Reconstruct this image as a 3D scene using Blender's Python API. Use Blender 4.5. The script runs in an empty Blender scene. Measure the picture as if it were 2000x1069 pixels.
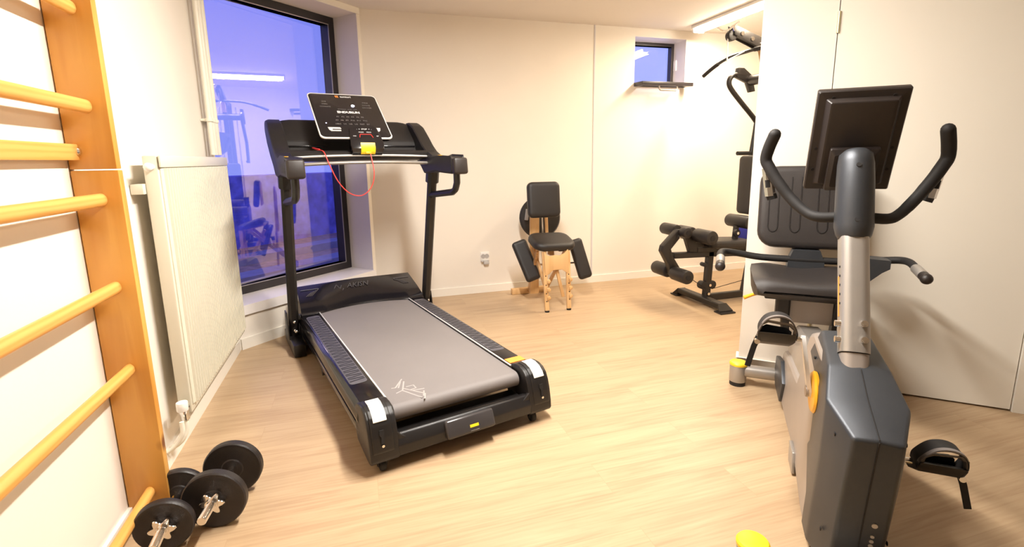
import bpy, bmesh, math, random
from mathutils import Vector, Matrix, Euler
random.seed(7)
PI = math.pi
S = bpy.context.scene
COL = S.collection
R = math.radians

# ------------------------------------------------------------------ materials
def mat(name, col, rough=.5, metal=0., bump=0., bscale=200., coat=0., spec=.5, var=0., vscale=8., emis=None, estr=0.):
    m = bpy.data.materials.new(name); m.use_nodes = True
    nt = m.node_tree; N = nt.nodes; L = nt.links
    b = N['Principled BSDF']
    b.inputs['Base Color'].default_value = (*col, 1)
    b.inputs['Roughness'].default_value = rough
    b.inputs['Metallic'].default_value = metal
    b.inputs['Specular IOR Level'].default_value = spec
    b.inputs['Coat Weight'].default_value = coat
    b.inputs['Coat Roughness'].default_value = .08
    tc = N.new('ShaderNodeTexCoord')
    if var > 0:
        n = N.new('ShaderNodeTexNoise'); n.inputs['Scale'].default_value = vscale; n.inputs['Detail'].default_value = 4
        L.new(tc.outputs['Object'], n.inputs['Vector'])
        r = N.new('ShaderNodeValToRGB')
        r.color_ramp.elements[0].position = .3; r.color_ramp.elements[1].position = .7
        r.color_ramp.elements[0].color = (*[c*(1-var) for c in col], 1)
        r.color_ramp.elements[1].color = (*[min(1, c*(1+var)) for c in col], 1)
        L.new(n.outputs['Fac'], r.inputs['Fac']); L.new(r.outputs['Color'], b.inputs['Base Color'])
    if bump > 0:
        n2 = N.new('ShaderNodeTexNoise'); n2.inputs['Scale'].default_value = bscale; n2.inputs['Detail'].default_value = 3
        L.new(tc.outputs['Object'], n2.inputs['Vector'])
        bp = N.new('ShaderNodeBump'); bp.inputs['Strength'].default_value = bump; bp.inputs['Distance'].default_value = .002
        L.new(n2.outputs['Fac'], bp.inputs['Height']); L.new(bp.outputs['Normal'], b.inputs['Normal'])
    if emis:
        b.inputs['Emission Color'].default_value = (*emis, 1); b.inputs['Emission Strength'].default_value = estr
    return m

def wood(name, c1, c2, axis='Z', scale=9., rough=.38, knots=True, stretch=.06):
    m = bpy.data.materials.new(name); m.use_nodes = True
    nt = m.node_tree; N = nt.nodes; L = nt.links; b = N['Principled BSDF']
    tc = N.new('ShaderNodeTexCoord'); mp = N.new('ShaderNodeMapping')
    sc = [1., 1., 1.]; sc['XYZ'.index(axis)] = stretch
    mp.inputs['Scale'].default_value = sc
    L.new(tc.outputs['Object'], mp.inputs['Vector'])
    n1 = N.new('ShaderNodeTexNoise'); n1.inputs['Scale'].default_value = scale*2.2; n1.inputs['Detail'].default_value = 6; n1.inputs['Distortion'].default_value = 1.2
    L.new(mp.outputs['Vector'], n1.inputs['Vector'])
    w = N.new('ShaderNodeTexWave'); w.wave_type = 'RINGS'; w.inputs['Scale'].default_value = scale; w.inputs['Distortion'].default_value = 5; w.inputs['Detail'].default_value = 3
    L.new(mp.outputs['Vector'], w.inputs['Vector'])
    mx = N.new('ShaderNodeMix'); mx.data_type = 'FLOAT'; mx.inputs[0].default_value = .45
    L.new(n1.outputs['Fac'], mx.inputs[2]); L.new(w.outputs['Fac'], mx.inputs[3])
    r = N.new('ShaderNodeValToRGB'); r.color_ramp.elements[0].color = (*c2, 1); r.color_ramp.elements[1].color = (*c1, 1)
    r.color_ramp.elements[0].position = .2; r.color_ramp.elements[1].position = .62
    L.new(mx.outputs[0], r.inputs['Fac'])
    out = r.outputs['Color']
    if knots:
        v = N.new('ShaderNodeTexVoronoi'); v.inputs['Scale'].default_value = 5.; v.inputs['Randomness'].default_value = 1.
        mp2 = N.new('ShaderNodeMapping'); s2 = [1., 1., 1.]; s2['XYZ'.index(axis)] = .6; mp2.inputs['Scale'].default_value = s2
        L.new(tc.outputs['Object'], mp2.inputs['Vector']); L.new(mp2.outputs['Vector'], v.inputs['Vector'])
        r2 = N.new('ShaderNodeValToRGB'); r2.color_ramp.elements[0].position = .05; r2.color_ramp.elements[1].position = .12
        r2.color_ramp.elements[0].color = (.22, .09, .03, 1); r2.color_ramp.elements[1].color = (1, 1, 1, 1)
        L.new(v.outputs['Distance'], r2.inputs['Fac'])
        mm = N.new('ShaderNodeMix'); mm.data_type = 'RGBA'; mm.blend_type = 'MULTIPLY'; mm.inputs[0].default_value = 1
        L.new(out, mm.inputs[6]); L.new(r2.outputs['Color'], mm.inputs[7]); out = mm.outputs[2]
    L.new(out, b.inputs['Base Color'])
    b.inputs['Roughness'].default_value = rough
    return m

def floor_mat():
    m = bpy.data.materials.new('oak_laminate'); m.use_nodes = True
    nt = m.node_tree; N = nt.nodes; L = nt.links; b = N['Principled BSDF']
    tc = N.new('ShaderNodeTexCoord')
    br = N.new('ShaderNodeTexBrick'); br.offset = .37; br.inputs['Scale'].default_value = 1.
    br.inputs['Brick Width'].default_value = 1.35; br.inputs['Row Height'].default_value = .19
    br.inputs['Mortar Size'].default_value = .0008; br.inputs['Mortar Smooth'].default_value = .6; br.inputs['Bias'].default_value = 0
    br.inputs['Color1'].default_value = (.0, .0, .0, 1); br.inputs['Color2'].default_value = (1, 1, 1, 1); br.inputs['Mortar'].default_value = (.45, .45, .45, 1)
    L.new(tc.outputs['Object'], br.inputs['Vector'])
    sep = N.new('ShaderNodeSeparateColor'); L.new(br.outputs['Color'], sep.inputs['Color'])
    add = N.new('ShaderNodeVectorMath'); add.operation = 'MULTIPLY_ADD'
    L.new(br.outputs['Color'], add.inputs[0]); add.inputs[1].default_value = (7.3, 3.1, 0)
    L.new(tc.outputs['Object'], add.inputs[2])
    mp = N.new('ShaderNodeMapping'); mp.inputs['Scale'].default_value = (.16, 1.5, 1)
    L.new(add.outputs['Vector'], mp.inputs['Vector'])
    n1 = N.new('ShaderNodeTexNoise'); n1.inputs['Scale'].default_value = 9; n1.inputs['Detail'].default_value = 8; n1.inputs['Roughness'].default_value = .62; n1.inputs['Distortion'].default_value = .9
    L.new(mp.outputs['Vector'], n1.inputs['Vector'])
    mpf = N.new('ShaderNodeMapping'); mpf.inputs['Scale'].default_value = (.05, 1.6, 1)
    L.new(add.outputs['Vector'], mpf.inputs['Vector'])
    n3 = N.new('ShaderNodeTexNoise'); n3.inputs['Scale'].default_value = 60; n3.inputs['Detail'].default_value = 5
    L.new(mpf.outputs['Vector'], n3.inputs['Vector'])
    mixf = N.new('ShaderNodeMix'); mixf.data_type = 'FLOAT'; mixf.inputs[0].default_value = .4
    L.new(n1.outputs['Fac'], mixf.inputs[2]); L.new(n3.outputs['Fac'], mixf.inputs[3])
    r = N.new('ShaderNodeValToRGB')
    r.color_ramp.elements[0].position = .25; r.color_ramp.elements[0].color = (.335, .21, .118, 1)
    r.color_ramp.elements[1].position = .72; r.color_ramp.elements[1].color = (.53, .385, .24, 1)
    e = r.color_ramp.elements.new(.5); e.color = (.46, .325, .196, 1)
    L.new(mixf.outputs[0], r.inputs['Fac'])
    hv = N.new('ShaderNodeMapRange'); hv.inputs['To Min'].default_value = .95; hv.inputs['To Max'].default_value = 1.04
    L.new(sep.outputs['Red'], hv.inputs['Value'])
    mul = N.new('ShaderNodeVectorMath'); mul.operation = 'SCALE'
    L.new(r.outputs['Color'], mul.inputs[0]); L.new(hv.outputs['Result'], mul.inputs['Scale'])
    mo = N.new('ShaderNodeMix'); mo.data_type = 'RGBA'; mo.blend_type = 'MULTIPLY'
    L.new(br.outputs['Fac'], mo.inputs[0]); L.new(mul.outputs['Vector'], mo.inputs[6]); mo.inputs[7].default_value = (.86, .82, .78, 1)
    L.new(mo.outputs[2], b.inputs['Base Color'])
    b.inputs['Roughness'].default_value = .42; b.inputs['Specular IOR Level'].default_value = .35
    bp = N.new('ShaderNodeBump'); bp.inputs['Strength'].default_value = .12; bp.inputs['Distance'].default_value = .001
    L.new(n3.outputs['Fac'], bp.inputs['Height']); L.new(bp.outputs['Normal'], b.inputs['Normal'])
    return m

def glass_mat(tint=(.80, .84, 1.), refl=1.):
    m = bpy.data.materials.new('window_glass'); m.use_nodes = True
    nt = m.node_tree; N = nt.nodes; L = nt.links
    for n in list(N): N.remove(n)
    o = N.new('ShaderNodeOutputMaterial'); t = N.new('ShaderNodeBsdfTransparent'); g = N.new('ShaderNodeBsdfGlossy')
    g.inputs['Roughness'].default_value = 0.0; g.inputs['Color'].default_value = (.95, .88, 1, 1)
    t.inputs['Color'].default_value = (*tint, 1)
    # Schlick reflectance of one glass face, the same from both sides
    ge = N.new('ShaderNodeNewGeometry'); dt = N.new('ShaderNodeVectorMath'); dt.operation = 'DOT_PRODUCT'
    L.new(ge.outputs['Normal'], dt.inputs[0]); L.new(ge.outputs['Incoming'], dt.inputs[1])
    def mth(op, a, b=None):
        n = N.new('ShaderNodeMath'); n.operation = op; n.use_clamp = False
        for i, v in enumerate((a, b)):
            if v is None: continue
            if isinstance(v, (int, float)): n.inputs[i].default_value = v
            else: L.new(v, n.inputs[i])
        return n.outputs[0]
    c_ = mth('ABSOLUTE', dt.outputs['Value']); p_ = mth('POWER', mth('SUBTRACT', 1., c_), 5.)
    mr = N.new('ShaderNodeMath'); mr.operation = 'MULTIPLY'; mr.inputs[1].default_value = refl; mr.use_clamp = True
    L.new(mth('ADD', mth('MULTIPLY', p_, .957), .043), mr.inputs[0])
    mx = N.new('ShaderNodeMixShader'); L.new(mr.outputs[0], mx.inputs['Fac'])
    L.new(t.outputs[0], mx.inputs[1]); L.new(g.outputs[0], mx.inputs[2]); L.new(mx.outputs[0], o.inputs['Surface'])
    return m

M = dict(
    wall=mat('wall_paint', (.81, .755, .675), .75, bump=.08, bscale=120, var=.012, vscale=3),
    ceiling=mat('ceiling_paint', (.76, .715, .66), .8, var=.01, vscale=3),
    trim=mat('trim_paint', (.84, .80, .72), .5),
    door=mat('door_paint', (.84, .80, .71), .45, var=.01, vscale=2),
    floor=floor_mat(),
    sill=mat('sill_paint', (.80, .77, .76), .35),
    frame=mat('dark_window_frame', (.022, .018, .020), .35, var=.1),
    glass=glass_mat((.82, .84, 1.), 3.7), clearglass=glass_mat((.95, .97, 1.), .8),
    pine=wood('lacquered_pine', (.74, .38, .085), (.60, .27, .045)),
    rung=wood('rung_wood', (.78, .42, .115), (.68, .33, .075), axis='Y', scale=20, knots=False, rough=.33),
    birch=wood('birch_plywood', (.66, .42, .20), (.55, .32, .13), scale=12, knots=False, rough=.45),
    rad=mat('radiator_enamel', (.70, .67, .55), .33, var=.01),
    pipe=mat('pipe_enamel', (.82, .79, .68), .35, var=.02),
    blk=mat('black_plastic', (.010, .0088, .009), .36, bump=.25, bscale=900, var=.15, vscale=5),
    blkg=mat('gloss_black_plastic', (.009, .008, .010), .17, coat=.25, var=.1),
    blkm=mat('matt_black_plastic', (.014, .012, .0115), .48, bump=.3, bscale=700, var=.15),
    blkmet=mat('black_powder_coat', (.014, .0115, .0105), .38, bump=.1, bscale=500, var=.15),
    rubber=mat('rubber', (.009, .0075, .0072), .7, var=.2),
    belt=mat('belt_grey', (.19, .172, .168), .55, bump=.3, bscale=1500, var=.05, vscale=2.5),
    mark=mat('belt_print', (.34, .32, .31), .5, var=.03),
    grip=mat('grip_pad', (.085, .08, .09), .5, bump=.5, bscale=400, var=.15, vscale=60),
    gripline=mat('grip_rib', (.026, .024, .028), .45, var=.1),
    silver=mat('silver_strip', (.80, .78, .75), .35, metal=.2, var=.03),
    alu=mat('satin_aluminium', (.43, .405, .375), .38, metal=.65, bump=.05, var=.04),
    spaint=mat('silver_plastic', (.36, .315, .28), .38, metal=.3, var=.03),
    chrome=mat('chrome', (.78, .77, .75), .12, metal=1., var=.03),
    slate=mat('slate_plastic', (.066, .071, .080), .40, metal=.55, spec=.3, bump=.2, bscale=900, var=.06),
    slated=mat('charcoal_plastic', (.020, .0145, .0125), .42, bump=.25, bscale=900, var=.08),
    yellow=mat('yellow_plastic', (.92, .64, .02), .38, var=.03),
    amber=mat('amber_plastic', (.93, .47, .02), .35, var=.03),
    orange=mat('orange_sticker', (.88, .30, .05), .5, var=.03),
    white=mat('white_label', (.88, .87, .80), .45, var=.02),
    wplas=mat('white_plastic', (.86, .84, .80), .35, var=.01),
    red=mat('red_cord', (.80, .06, .05), .4, var=.05),
    vinyl=mat('black_vinyl', (.015, .0125, .012), .42, bump=.5, bscale=500, var=.1),
    vinylg=mat('grey_vinyl', (.030, .025, .0235), .45, bump=.5, bscale=500, var=.1),
    iron=mat('cast_iron', (.018, .014, .014), .45, bump=.4, bscale=300, var=.3),
    blue=mat('blue_shroud', (.05, .06, .55), .4, var=.06),
    ink=mat('pale_print', (.75, .75, .75), .4), inkd=mat('dim_print', (.20, .19, .185), .4), redink=mat('red_print', (.75, .03, .02), .4),
    orink=mat('orange_print', (.85, .28, .06), .4), hoodink=mat('raised_mark', (.055, .05, .052), .45),
    lamp=mat('lamp_diffuser', (.9, .9, .85), .4, emis=(1., .90, .74), estr=24.),
    led=mat('status_led', (.9, .9, 1.), .3, emis=(.75, .75, 1.), estr=3.),
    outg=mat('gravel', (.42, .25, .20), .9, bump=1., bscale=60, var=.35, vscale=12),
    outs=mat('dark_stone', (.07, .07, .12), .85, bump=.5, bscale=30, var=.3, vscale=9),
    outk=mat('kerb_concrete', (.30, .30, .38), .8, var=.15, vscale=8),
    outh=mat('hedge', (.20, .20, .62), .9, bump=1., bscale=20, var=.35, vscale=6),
)

# ------------------------------------------------------------------ mesh helpers
def V(*a): return Vector(a)
def frame_from(d, up=None):
    d = Vector(d).normalized()
    up = Vector(up) if up is not None else (Vector((0, 0, 1)) if abs(d.z) < .95 else Vector((0, 1, 0)))
    x = up.cross(d)
    if x.length < 1e-6: x = Vector((1, 0, 0)).cross(d)
    x.normalize(); y = d.cross(x)
    return x, y, d

class MB:
    def __init__(s): s.bm = bmesh.new()
    def merge(s, b, mtx=None):
        if mtx is not None: bmesh.ops.transform(b, matrix=mtx, verts=b.verts)
        me = bpy.data.meshes.new('t'); b.to_mesh(me); b.free(); s.bm.from_mesh(me); bpy.data.meshes.remove(me); return s
    def box(s, c, size, bev=.0, rot=(0, 0, 0), seg=2, mtx=None):
        b = bmesh.new(); bmesh.ops.create_cube(b, size=1)
        bmesh.ops.scale(b, vec=size, verts=b.verts)
        if bev > 0:
            bmesh.ops.bevel(b, geom=b.edges[:], offset=min(bev, min(size)*.49), segments=seg, profile=.5, affect='EDGES')
        mm = Matrix.Translation(c) @ Euler(rot).to_matrix().to_4x4()
        if mtx is not None: mm = mtx @ mm
        return s.merge(b, mm)
    def prism(s, poly, axis, a, b_, bev=0., mtx=None, seg=2):
        """poly: 2D pts in the plane of the two other axes (order x,y,z minus axis), extruded from a to b_ along axis"""
        b = bmesh.new()
        def P(p, t):
            if axis == 'x': return (t, p[0], p[1])
            if axis == 'y': return (p[0], t, p[1])
            return (p[0], p[1], t)
        v0 = [b.verts.new(P(p, a)) for p in poly]; v1 = [b.verts.new(P(p, b_)) for p in poly]
        n = len(poly)
        b.faces.new(v0); b.faces.new(v1[::-1])
        for i in range(n): b.faces.new((v0[i], v0[(i+1) % n], v1[(i+1) % n], v1[i]))
        bmesh.ops.recalc_face_normals(b, faces=b.faces[:])
        if bev > 0: bmesh.ops.bevel(b, geom=b.edges[:], offset=bev, segments=seg, profile=.5, affect='EDGES', clamp_overlap=True)
        return s.merge(b, mtx)
    def loft(s, rings, cap=True, close=True, mtx=None):
        b = bmesh.new()
        vr = [[b.verts.new(p) for p in r] for r in rings]
        n = len(rings[0])
        for i in range(len(rings)-1):
            for j in range(n if close else n-1):
                try: b.faces.new((vr[i][j], vr[i][(j+1) % n], vr[i+1][(j+1) % n], vr[i+1][j]))
                except ValueError: pass
        if cap and close:
            b.faces.new(vr[0][::-1]); b.faces.new(vr[-1])
        bmesh.ops.recalc_face_normals(b, faces=b.faces[:])
        return s.merge(b, mtx)
    def tube(s, pts, r, n=12, cap=True, smooth=0, ry=None, up=None):
        pts = [Vector(p) for p in pts]
        if smooth:
            pts = catmull(pts, smooth)
        rr = r if isinstance(r, (list, tuple)) else None
        rings = []; px = None
        for i, p in enumerate(pts):
            d = (pts[min(i+1, len(pts)-1)] - pts[max(i-1, 0)])
            x, y, d = frame_from(d, up)
            if px is not None and up is None:
                x = (px - d*px.dot(d)); x.normalize(); y = d.cross(x)
            px = x
            q = r if rr is None else rr[min(len(rr)-1, int(round(i*(len(rr)-1)/max(1, len(pts)-1))))]
            q2 = ry if ry is not None else q
            rings.append([p + x*math.cos(2*PI*k/n)*q + y*math.sin(2*PI*k/n)*q2 for k in range(n)])
        return s.loft(rings, cap)
    def rtube(s, pts, w, h, up=(0, 0, 1), bev=.15):
        """rectangular tube: w across, h along up"""
        pts = [Vector(p) for p in pts]; rings = []
        e = min(w, h)*bev
        prof = [(-w/2+e, -h/2), (w/2-e, -h/2), (w/2, -h/2+e), (w/2, h/2-e), (w/2-e, h/2), (-w/2+e, h/2), (-w/2, h/2-e), (-w/2, -h/2+e)]
        for i, p in enumerate(pts):
            if 0 < i < len(pts)-1:
                d1 = (p-pts[i-1]).normalized(); d2 = (pts[i+1]-p).normalized(); d = (d1+d2).normalized(); k = 1/max(.4, d.dot(d1))
            else:
                d = pts[min(i+1, len(pts)-1)] - pts[max(i-1, 0)]; k = 1
            x, y, d = frame_from(d, up)
            rings.append([p + x*a + y*b*k for a, b in prof])
        return s.loft(rings)
    def cyl(s, p0, p1, r, n=24, r2=None, bev=0.):
        p0 = Vector(p0); p1 = Vector(p1); x, y, d = frame_from(p1-p0); L = (p1-p0).length
        r2 = r if r2 is None else r2
        st = [(0, r), (L, r2)] if bev <= 0 else [(0, r-bev), (bev*.3, r-bev*.3), (bev, r), (L-bev, r2), (L-bev*.3, r2-bev*.3), (L, r2-bev)]
        return s.loft([[p0 + d*t + x*math.cos(2*PI*k/n)*q + y*math.sin(2*PI*k/n)*q for k in range(n)] for t, q in st])
    def lathe(s, prof, p0, d, n=32):
        p0 = Vector(p0); x, y, d = frame_from(d)
        return s.loft([[p0 + d*t + x*math.cos(2*PI*k/n)*q + y*math.sin(2*PI*k/n)*q for k in range(n)] for t, q in prof])
    def sphere(s, c, r, n=16, sc=(1, 1, 1)):
        b = bmesh.new(); bmesh.ops.create_uvsphere(b, u_segments=n, v_segments=max(6, n//2), radius=r)
        bmesh.ops.scale(b, vec=sc, verts=b.verts)
        return s.merge(b, Matrix.Translation(c))
    def pad(s, w, h, t, rad=.04, mtx=None, puff=.35, n=6, dish=0.):
        """upholstered pad: rounded rectangle w x h in local xy, thickness t in z (0..t)"""
        def rr(W, H, q):
            q = min(q, W/2-.001, H/2-.001); o = []
            for cx, cy, a0 in ((W/2-q, H/2-q, 0), (-W/2+q, H/2-q, 90), (-W/2+q, -H/2+q, 180), (W/2-q, -H/2+q, 270)):
                for k in range(n+1):
                    a = R(a0+90*k/n); o.append((cx+q*math.cos(a), cy+q*math.sin(a)))
            return o
        e = t*puff
        rings = []
        for z, ins in ((0, e*.6), (e*.25, e*.15), (e*.7, 0), (t-e, 0), (t-e*.45, e*.22), (t-e*.1, e*.7), (t, e*1.5), (t+dish*.5, min(w, h)*.3)):
            rings.append([(x, y, z) for x, y in rr(w-2*ins, h-2*ins, max(.004, rad-ins))])
        return s.loft(rings, mtx=mtx)

def catmull(pts, k):
    out = []
    P = [pts[0]] + pts + [pts[-1]]
    for i in range(1, len(P)-2):
        for j in range(k):
            t = j/k; a, b, c, d = P[i-1], P[i], P[i+1], P[i+2]
            out.append(.5*((2*b)+(-a+c)*t+(2*a-5*b+4*c-d)*t*t+(-a+3*b-3*c+d)*t*t*t))
    out.append(P[-2]); return out

def finish(name, mb, m, parent=None, angle=38, kind=None, label=None):
    bm = mb.bm
    bmesh.ops.remove_doubles(bm, verts=bm.verts, dist=1e-6)
    for f in bm.faces: f.smooth = True
    for e in bm.edges:
        if len(e.link_faces) == 2 and e.calc_face_angle(0) > R(angle): e.smooth = False
    me = bpy.data.meshes.new(name); bm.to_mesh(me); bm.free()
    me.materials.append(M[m] if isinstance(m, str) else m)
    o = bpy.data.objects.new(name, me); COL.objects.link(o)
    if parent is not None: o.parent = parent
    if kind: o['kind'] = kind
    if label: o['label'] = label
    return o
def split_parts(name, mb, m, parent=None, gap=.0015, **k):
    """one object per separate piece (touching pieces stay together)"""
    bm = mb.bm; bm.verts.index_update(); bm.verts.ensure_lookup_table(); seen = set(); isl = []
    for v in bm.verts:
        if v.index in seen: continue
        st = [v]; seen.add(v.index); cur = []
        while st:
            q = st.pop(); cur.append(q)
            for e in q.link_edges:
                o = e.other_vert(q)
                if o.index not in seen: seen.add(o.index); st.append(o)
        lo = [min(q.co[i] for q in cur)-gap for i in range(3)]; hi = [max(q.co[i] for q in cur)+gap for i in range(3)]
        isl.append([lo, hi, set(q.index for q in cur)])
    merged = True
    while merged:
        merged = False
        for i in range(len(isl)):
            for j in range(i+1, len(isl)):
                a, b = isl[i], isl[j]
                if all(a[0][t] <= b[1][t] and b[0][t] <= a[1][t] for t in range(3)):
                    a[2] |= b[2]; a[0] = [min(p, q) for p, q in zip(a[0], b[0])]; a[1] = [max(p, q) for p, q in zip(a[1], b[1])]
                    isl.pop(j); merged = True; break
            if merged: break
    out_ = []
    for lo, hi, ids in isl:
        n = MB(); n.bm.free(); n.bm = bm.copy(); n.bm.verts.index_update(); n.bm.verts.ensure_lookup_table()
        bmesh.ops.delete(n.bm, geom=[v for v in n.bm.verts if v.index not in ids], context='VERTS')
        out_.append(finish(name, n, m, parent, **k))
    bm.free(); return out_
def thing(name, label, cat, loc=(0, 0, 0), rz=0., group=None):
    o = bpy.data.objects.new(name, None); COL.objects.link(o); o.empty_display_size = .1
    o.location = loc; o.rotation_euler = (0, 0, rz); o['label'] = label; o['category'] = cat
    if group: o['group'] = group
    return o
def tag(o, label, cat, group=None, kind=None):
    o['label'] = label; o['category'] = cat
    if group: o['group'] = group
    if kind: o['kind'] = kind
    return o
def copy_tree(o, parent=None):
    c = o.copy(); COL.objects.link(c); c.parent = parent
    for ch in [x for x in bpy.data.objects if x.parent == o]: copy_tree(ch, c)
    return c
def text(name, body, size, mtx, m, parent, ext=.0004, align='CENTER', shear=0., bold=0.):
    cu = bpy.data.curves.new('txt', 'FONT'); cu.body = body; cu.size = size; cu.align_x = align; cu.align_y = 'CENTER'
    cu.extrude = ext; cu.shear = shear; cu.offset = bold; cu.resolution_u = 2
    to = bpy.data.objects.new('txt', cu); COL.objects.link(to)
    bpy.context.view_layer.update()
    dg = bpy.context.evaluated_depsgraph_get()
    me = bpy.data.meshes.new_from_object(to.evaluated_get(dg))
    bpy.data.objects.remove(to); bpy.data.curves.remove(cu)
    me.transform(mtx); me.materials.clear(); me.materials.append(M[m])
    o = bpy.data.objects.new(name, me); COL.objects.link(o); o.parent = parent
    return o

# ------------------------------------------------------------------ room
CZ = 2.467
LU = -.838           # left wall
BV = 4.530           # back wall
COR = Vector((-.838, 3.624, 0))
wd = Vector((math.cos(R(43.5)), math.sin(R(43.5)), 0)); wn = Vector((-wd.y, wd.x, 0))
WEND = COR + wd*((BV-COR.y)/wd.y)
P0 = Vector((2.083, 2.282, 0)); pd_ = Vector((math.cos(R(-42.51)), math.sin(R(-42.51)), 0)); pn = Vector((-pd_.y, pd_.x, 0))   # pn points away from the camera
WIN_T1 = 1.285; REV = COR+wd*WIN_T1
DEP = .265; SZ = .305; HZ = 2.425

def struct(name, mb, m): return finish(name, mb, m, None, kind='structure')
def slab(p, q, z0, z1, th, side, mb=None):
    """vertical wall slab from ground point p to q, thickness th to the given normal side"""
    mb = mb or MB(); p = Vector(p); q = Vector(q); d = (q-p).normalized(); n = Vector((-d.y, d.x, 0))*side*th
    a = [p, q, q+n, p+n]
    mb.loft([[Vector((v.x, v.y, z0)) for v in a], [Vector((v.x, v.y, z1)) for v in a]])
    return mb
def roomslab(z0, z1):
    k_ = .06
    pts = [(LU-.12, -4.6), (5., -4.6), (5., BV+.28), (WEND.x+.02, BV+.28), (WEND.x-.02+wn.x*(DEP+k_), WEND.y+wn.y*(DEP+k_)), (COR.x-.12, COR.y+.30), (LU-.12, COR.y)]
    return MB().prism(pts, 'z', z0, z1)
struct('floor', roomslab(-.1, 0.), 'floor')
struct('ceiling', roomslab(CZ, CZ+.1), 'ceiling')
struct('wall_left', slab((LU, -4.5, 0), (LU, COR.y, 0), 0, CZ, .12, 1), 'wall')
# window wall with opening between COR and REV
mb = slab(COR, COR+wd*WIN_T1, 0, SZ-.012, DEP+.10, 1)
slab(COR, COR+wd*WIN_T1, HZ, CZ, DEP+.10, 1, mb)
slab(REV, WEND+wd*.1, 0, CZ, DEP+.10, 1, mb)
slab(COR-wd*.15, COR+wd*.0, 0, CZ, DEP+.10, 1, mb)
struct('wall_window', mb, 'wall')
# back wall with small window opening
wx0, wx1, wz0, wz1 = 2.648, 3.228, 1.925, 2.392
mb = slab((WEND.x, BV, 0), (wx0, BV, 0), 0, CZ, .3, 1)
slab((wx1, BV, 0), (4.7, BV, 0), 0, CZ, .3, 1, mb)
slab((wx0, BV, 0), (wx1, BV, 0), 0, wz0, .3, 1, mb)
slab((wx0, BV, 0), (wx1, BV, 0), wz1, CZ, .3, 1, mb)
struct('wall_back', mb, 'wall')
# fine vertical joint in the back wall
struct('trim_1', MB().box((2.224, BV-.002, CZ/2), (.012, .006, CZ)), mat('joint_seal', (.62, .60, .62), .6, var=.02))
struct('wall_alcove', slab((4.62, BV, 0), (4.62, 2.3, 0), 0, CZ, .1, 1), 'wall')
DT0, DT1, DH = .338, 1.222, 2.10    # door leaf along the slanted wall
mb = slab(P0, P0+pd_*DT0, 0, CZ, .10, 1)
slab(P0+pd_*(DT1), P0+pd_*2.3, 0, CZ, .10, 1, mb)
slab(P0+pd_*DT0, P0+pd_*DT1, DH+.006, CZ, .10, 1, mb)
struct('wall_right', mb, 'wall')
struct('wall_partition', slab(P0+pd_*.2+pn*.102, (4.72, 2.282+.0, 0), 0, CZ, .08, -1), 'wall')
e2 = P0+pd_*2.3
struct('wall_side', slab((e2.x, e2.y, 0), (e2.x, -4.5, 0), 0, CZ, .1, 1), 'wall')
struct('wall_rear', slab((LU-.1, -4.5, 0), (e2.x+.1, -4.5, 0), 0, CZ, .1, -1), 'wall')
# baseboards
struct('baseboard_left', slab((LU, -4.4, 0), (LU, COR.y, 0), 0, .075, .013, -1), 'trim')
struct('baseboard_window', slab(COR+wd*.02, WEND-wd*.0, 0, .075, .013, -1), 'trim')
struct('baseboard_back', slab((WEND.x, BV, 0), (4.6, BV, 0), 0, .072, .013, -1), 'trim')
mb = slab(P0-pd_*.0, P0+pd_*(DT0-.02), 0, .085, .014, -1); slab(P0-pd_*.014-pn*.014, P0-pd_*.0-pn*.014, 0, .085, .10, 1, mb)
struct('baseboard_right', mb, 'trim')
# door leaf, flush white, thin dark gap all round
dw = DT1-DT0
def on_right(t, z, off): return P0+pd_*t-pn*off+Vector((0, 0, z))
door = MB(); slab(P0+pd_*(DT0+.004)-pn*.004, P0+pd_*(DT1-.005)-pn*.004, .010, DH, .045, 1, door)
dr = struct('door_1', door, 'door')
mb = MB(); q = on_right(DT0+.002, 1.89, .006); mb.cyl(q+V(0, 0, -.05), q+V(0, 0, .05), .0075, 12)
q2 = on_right(DT0+.002, .35, .006); mb.cyl(q2+V(0, 0, -.05), q2+V(0, 0, .05), .0075, 12)
split_parts('door_hinge', mb, mat('brass_hinge', (.62, .56, .36), .35, metal=.5), dr)
mb = MB(); slab(P0+pd_*DT0+pn*.05, P0+pd_*DT1+pn*.05, 0, DH+.006, .045, 1, mb)
struct('trim_2', mb, mat('door_rebate', (.05, .035, .02), .8))
# door casing right of leaf
mb = MB(); slab(P0+pd_*(DT1+.001)-pn*.0, P0+pd_*(DT1+.075)-pn*.0, 0, DH+.06, .012, -1, mb)
struct('trim_3', mb, 'door')

# ---- big window
def wp(t, d, z): return COR+wd*t+wn*d+Vector((0, 0, z))
def wbox(mb, t0, t1, d0, d1, z0, z1):
    a = [wp(t0, d0, 0), wp(t1, d0, 0), wp(t1, d1, 0), wp(t0, d1, 0)]
    mb.loft([[Vector((v.x, v.y, z0)) for v in a], [Vector((v.x, v.y, z1)) for v in a]]); return mb
T1 = WIN_T1
fr = MB(); fw = .058
wbox(fr, 0, T1, DEP, DEP+.10, SZ, SZ+fw); wbox(fr, 0, T1, DEP, DEP+.10, HZ-fw, HZ)
wbox(fr, 0, fw, DEP, DEP+.10, SZ+fw, HZ-fw); wbox(fr, T1-fw, T1, DEP, DEP+.10, SZ+fw, HZ-fw)
win = struct('window_1', fr, 'frame')
g = MB(); ga, gb = DEP+.006, DEP+.088
g.loft([[wp(fw-.002, ga+k_, SZ+fw-.002), wp(T1-fw+.002, gb+k_, SZ+fw-.002), wp(T1-fw+.002, gb+k_, HZ-fw+.002), wp(fw-.002, ga+k_, HZ-fw+.002)] for k_ in (0, .006)])
finish('pane', g, 'glass', win)
b = MB(); w1 = .006
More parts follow.
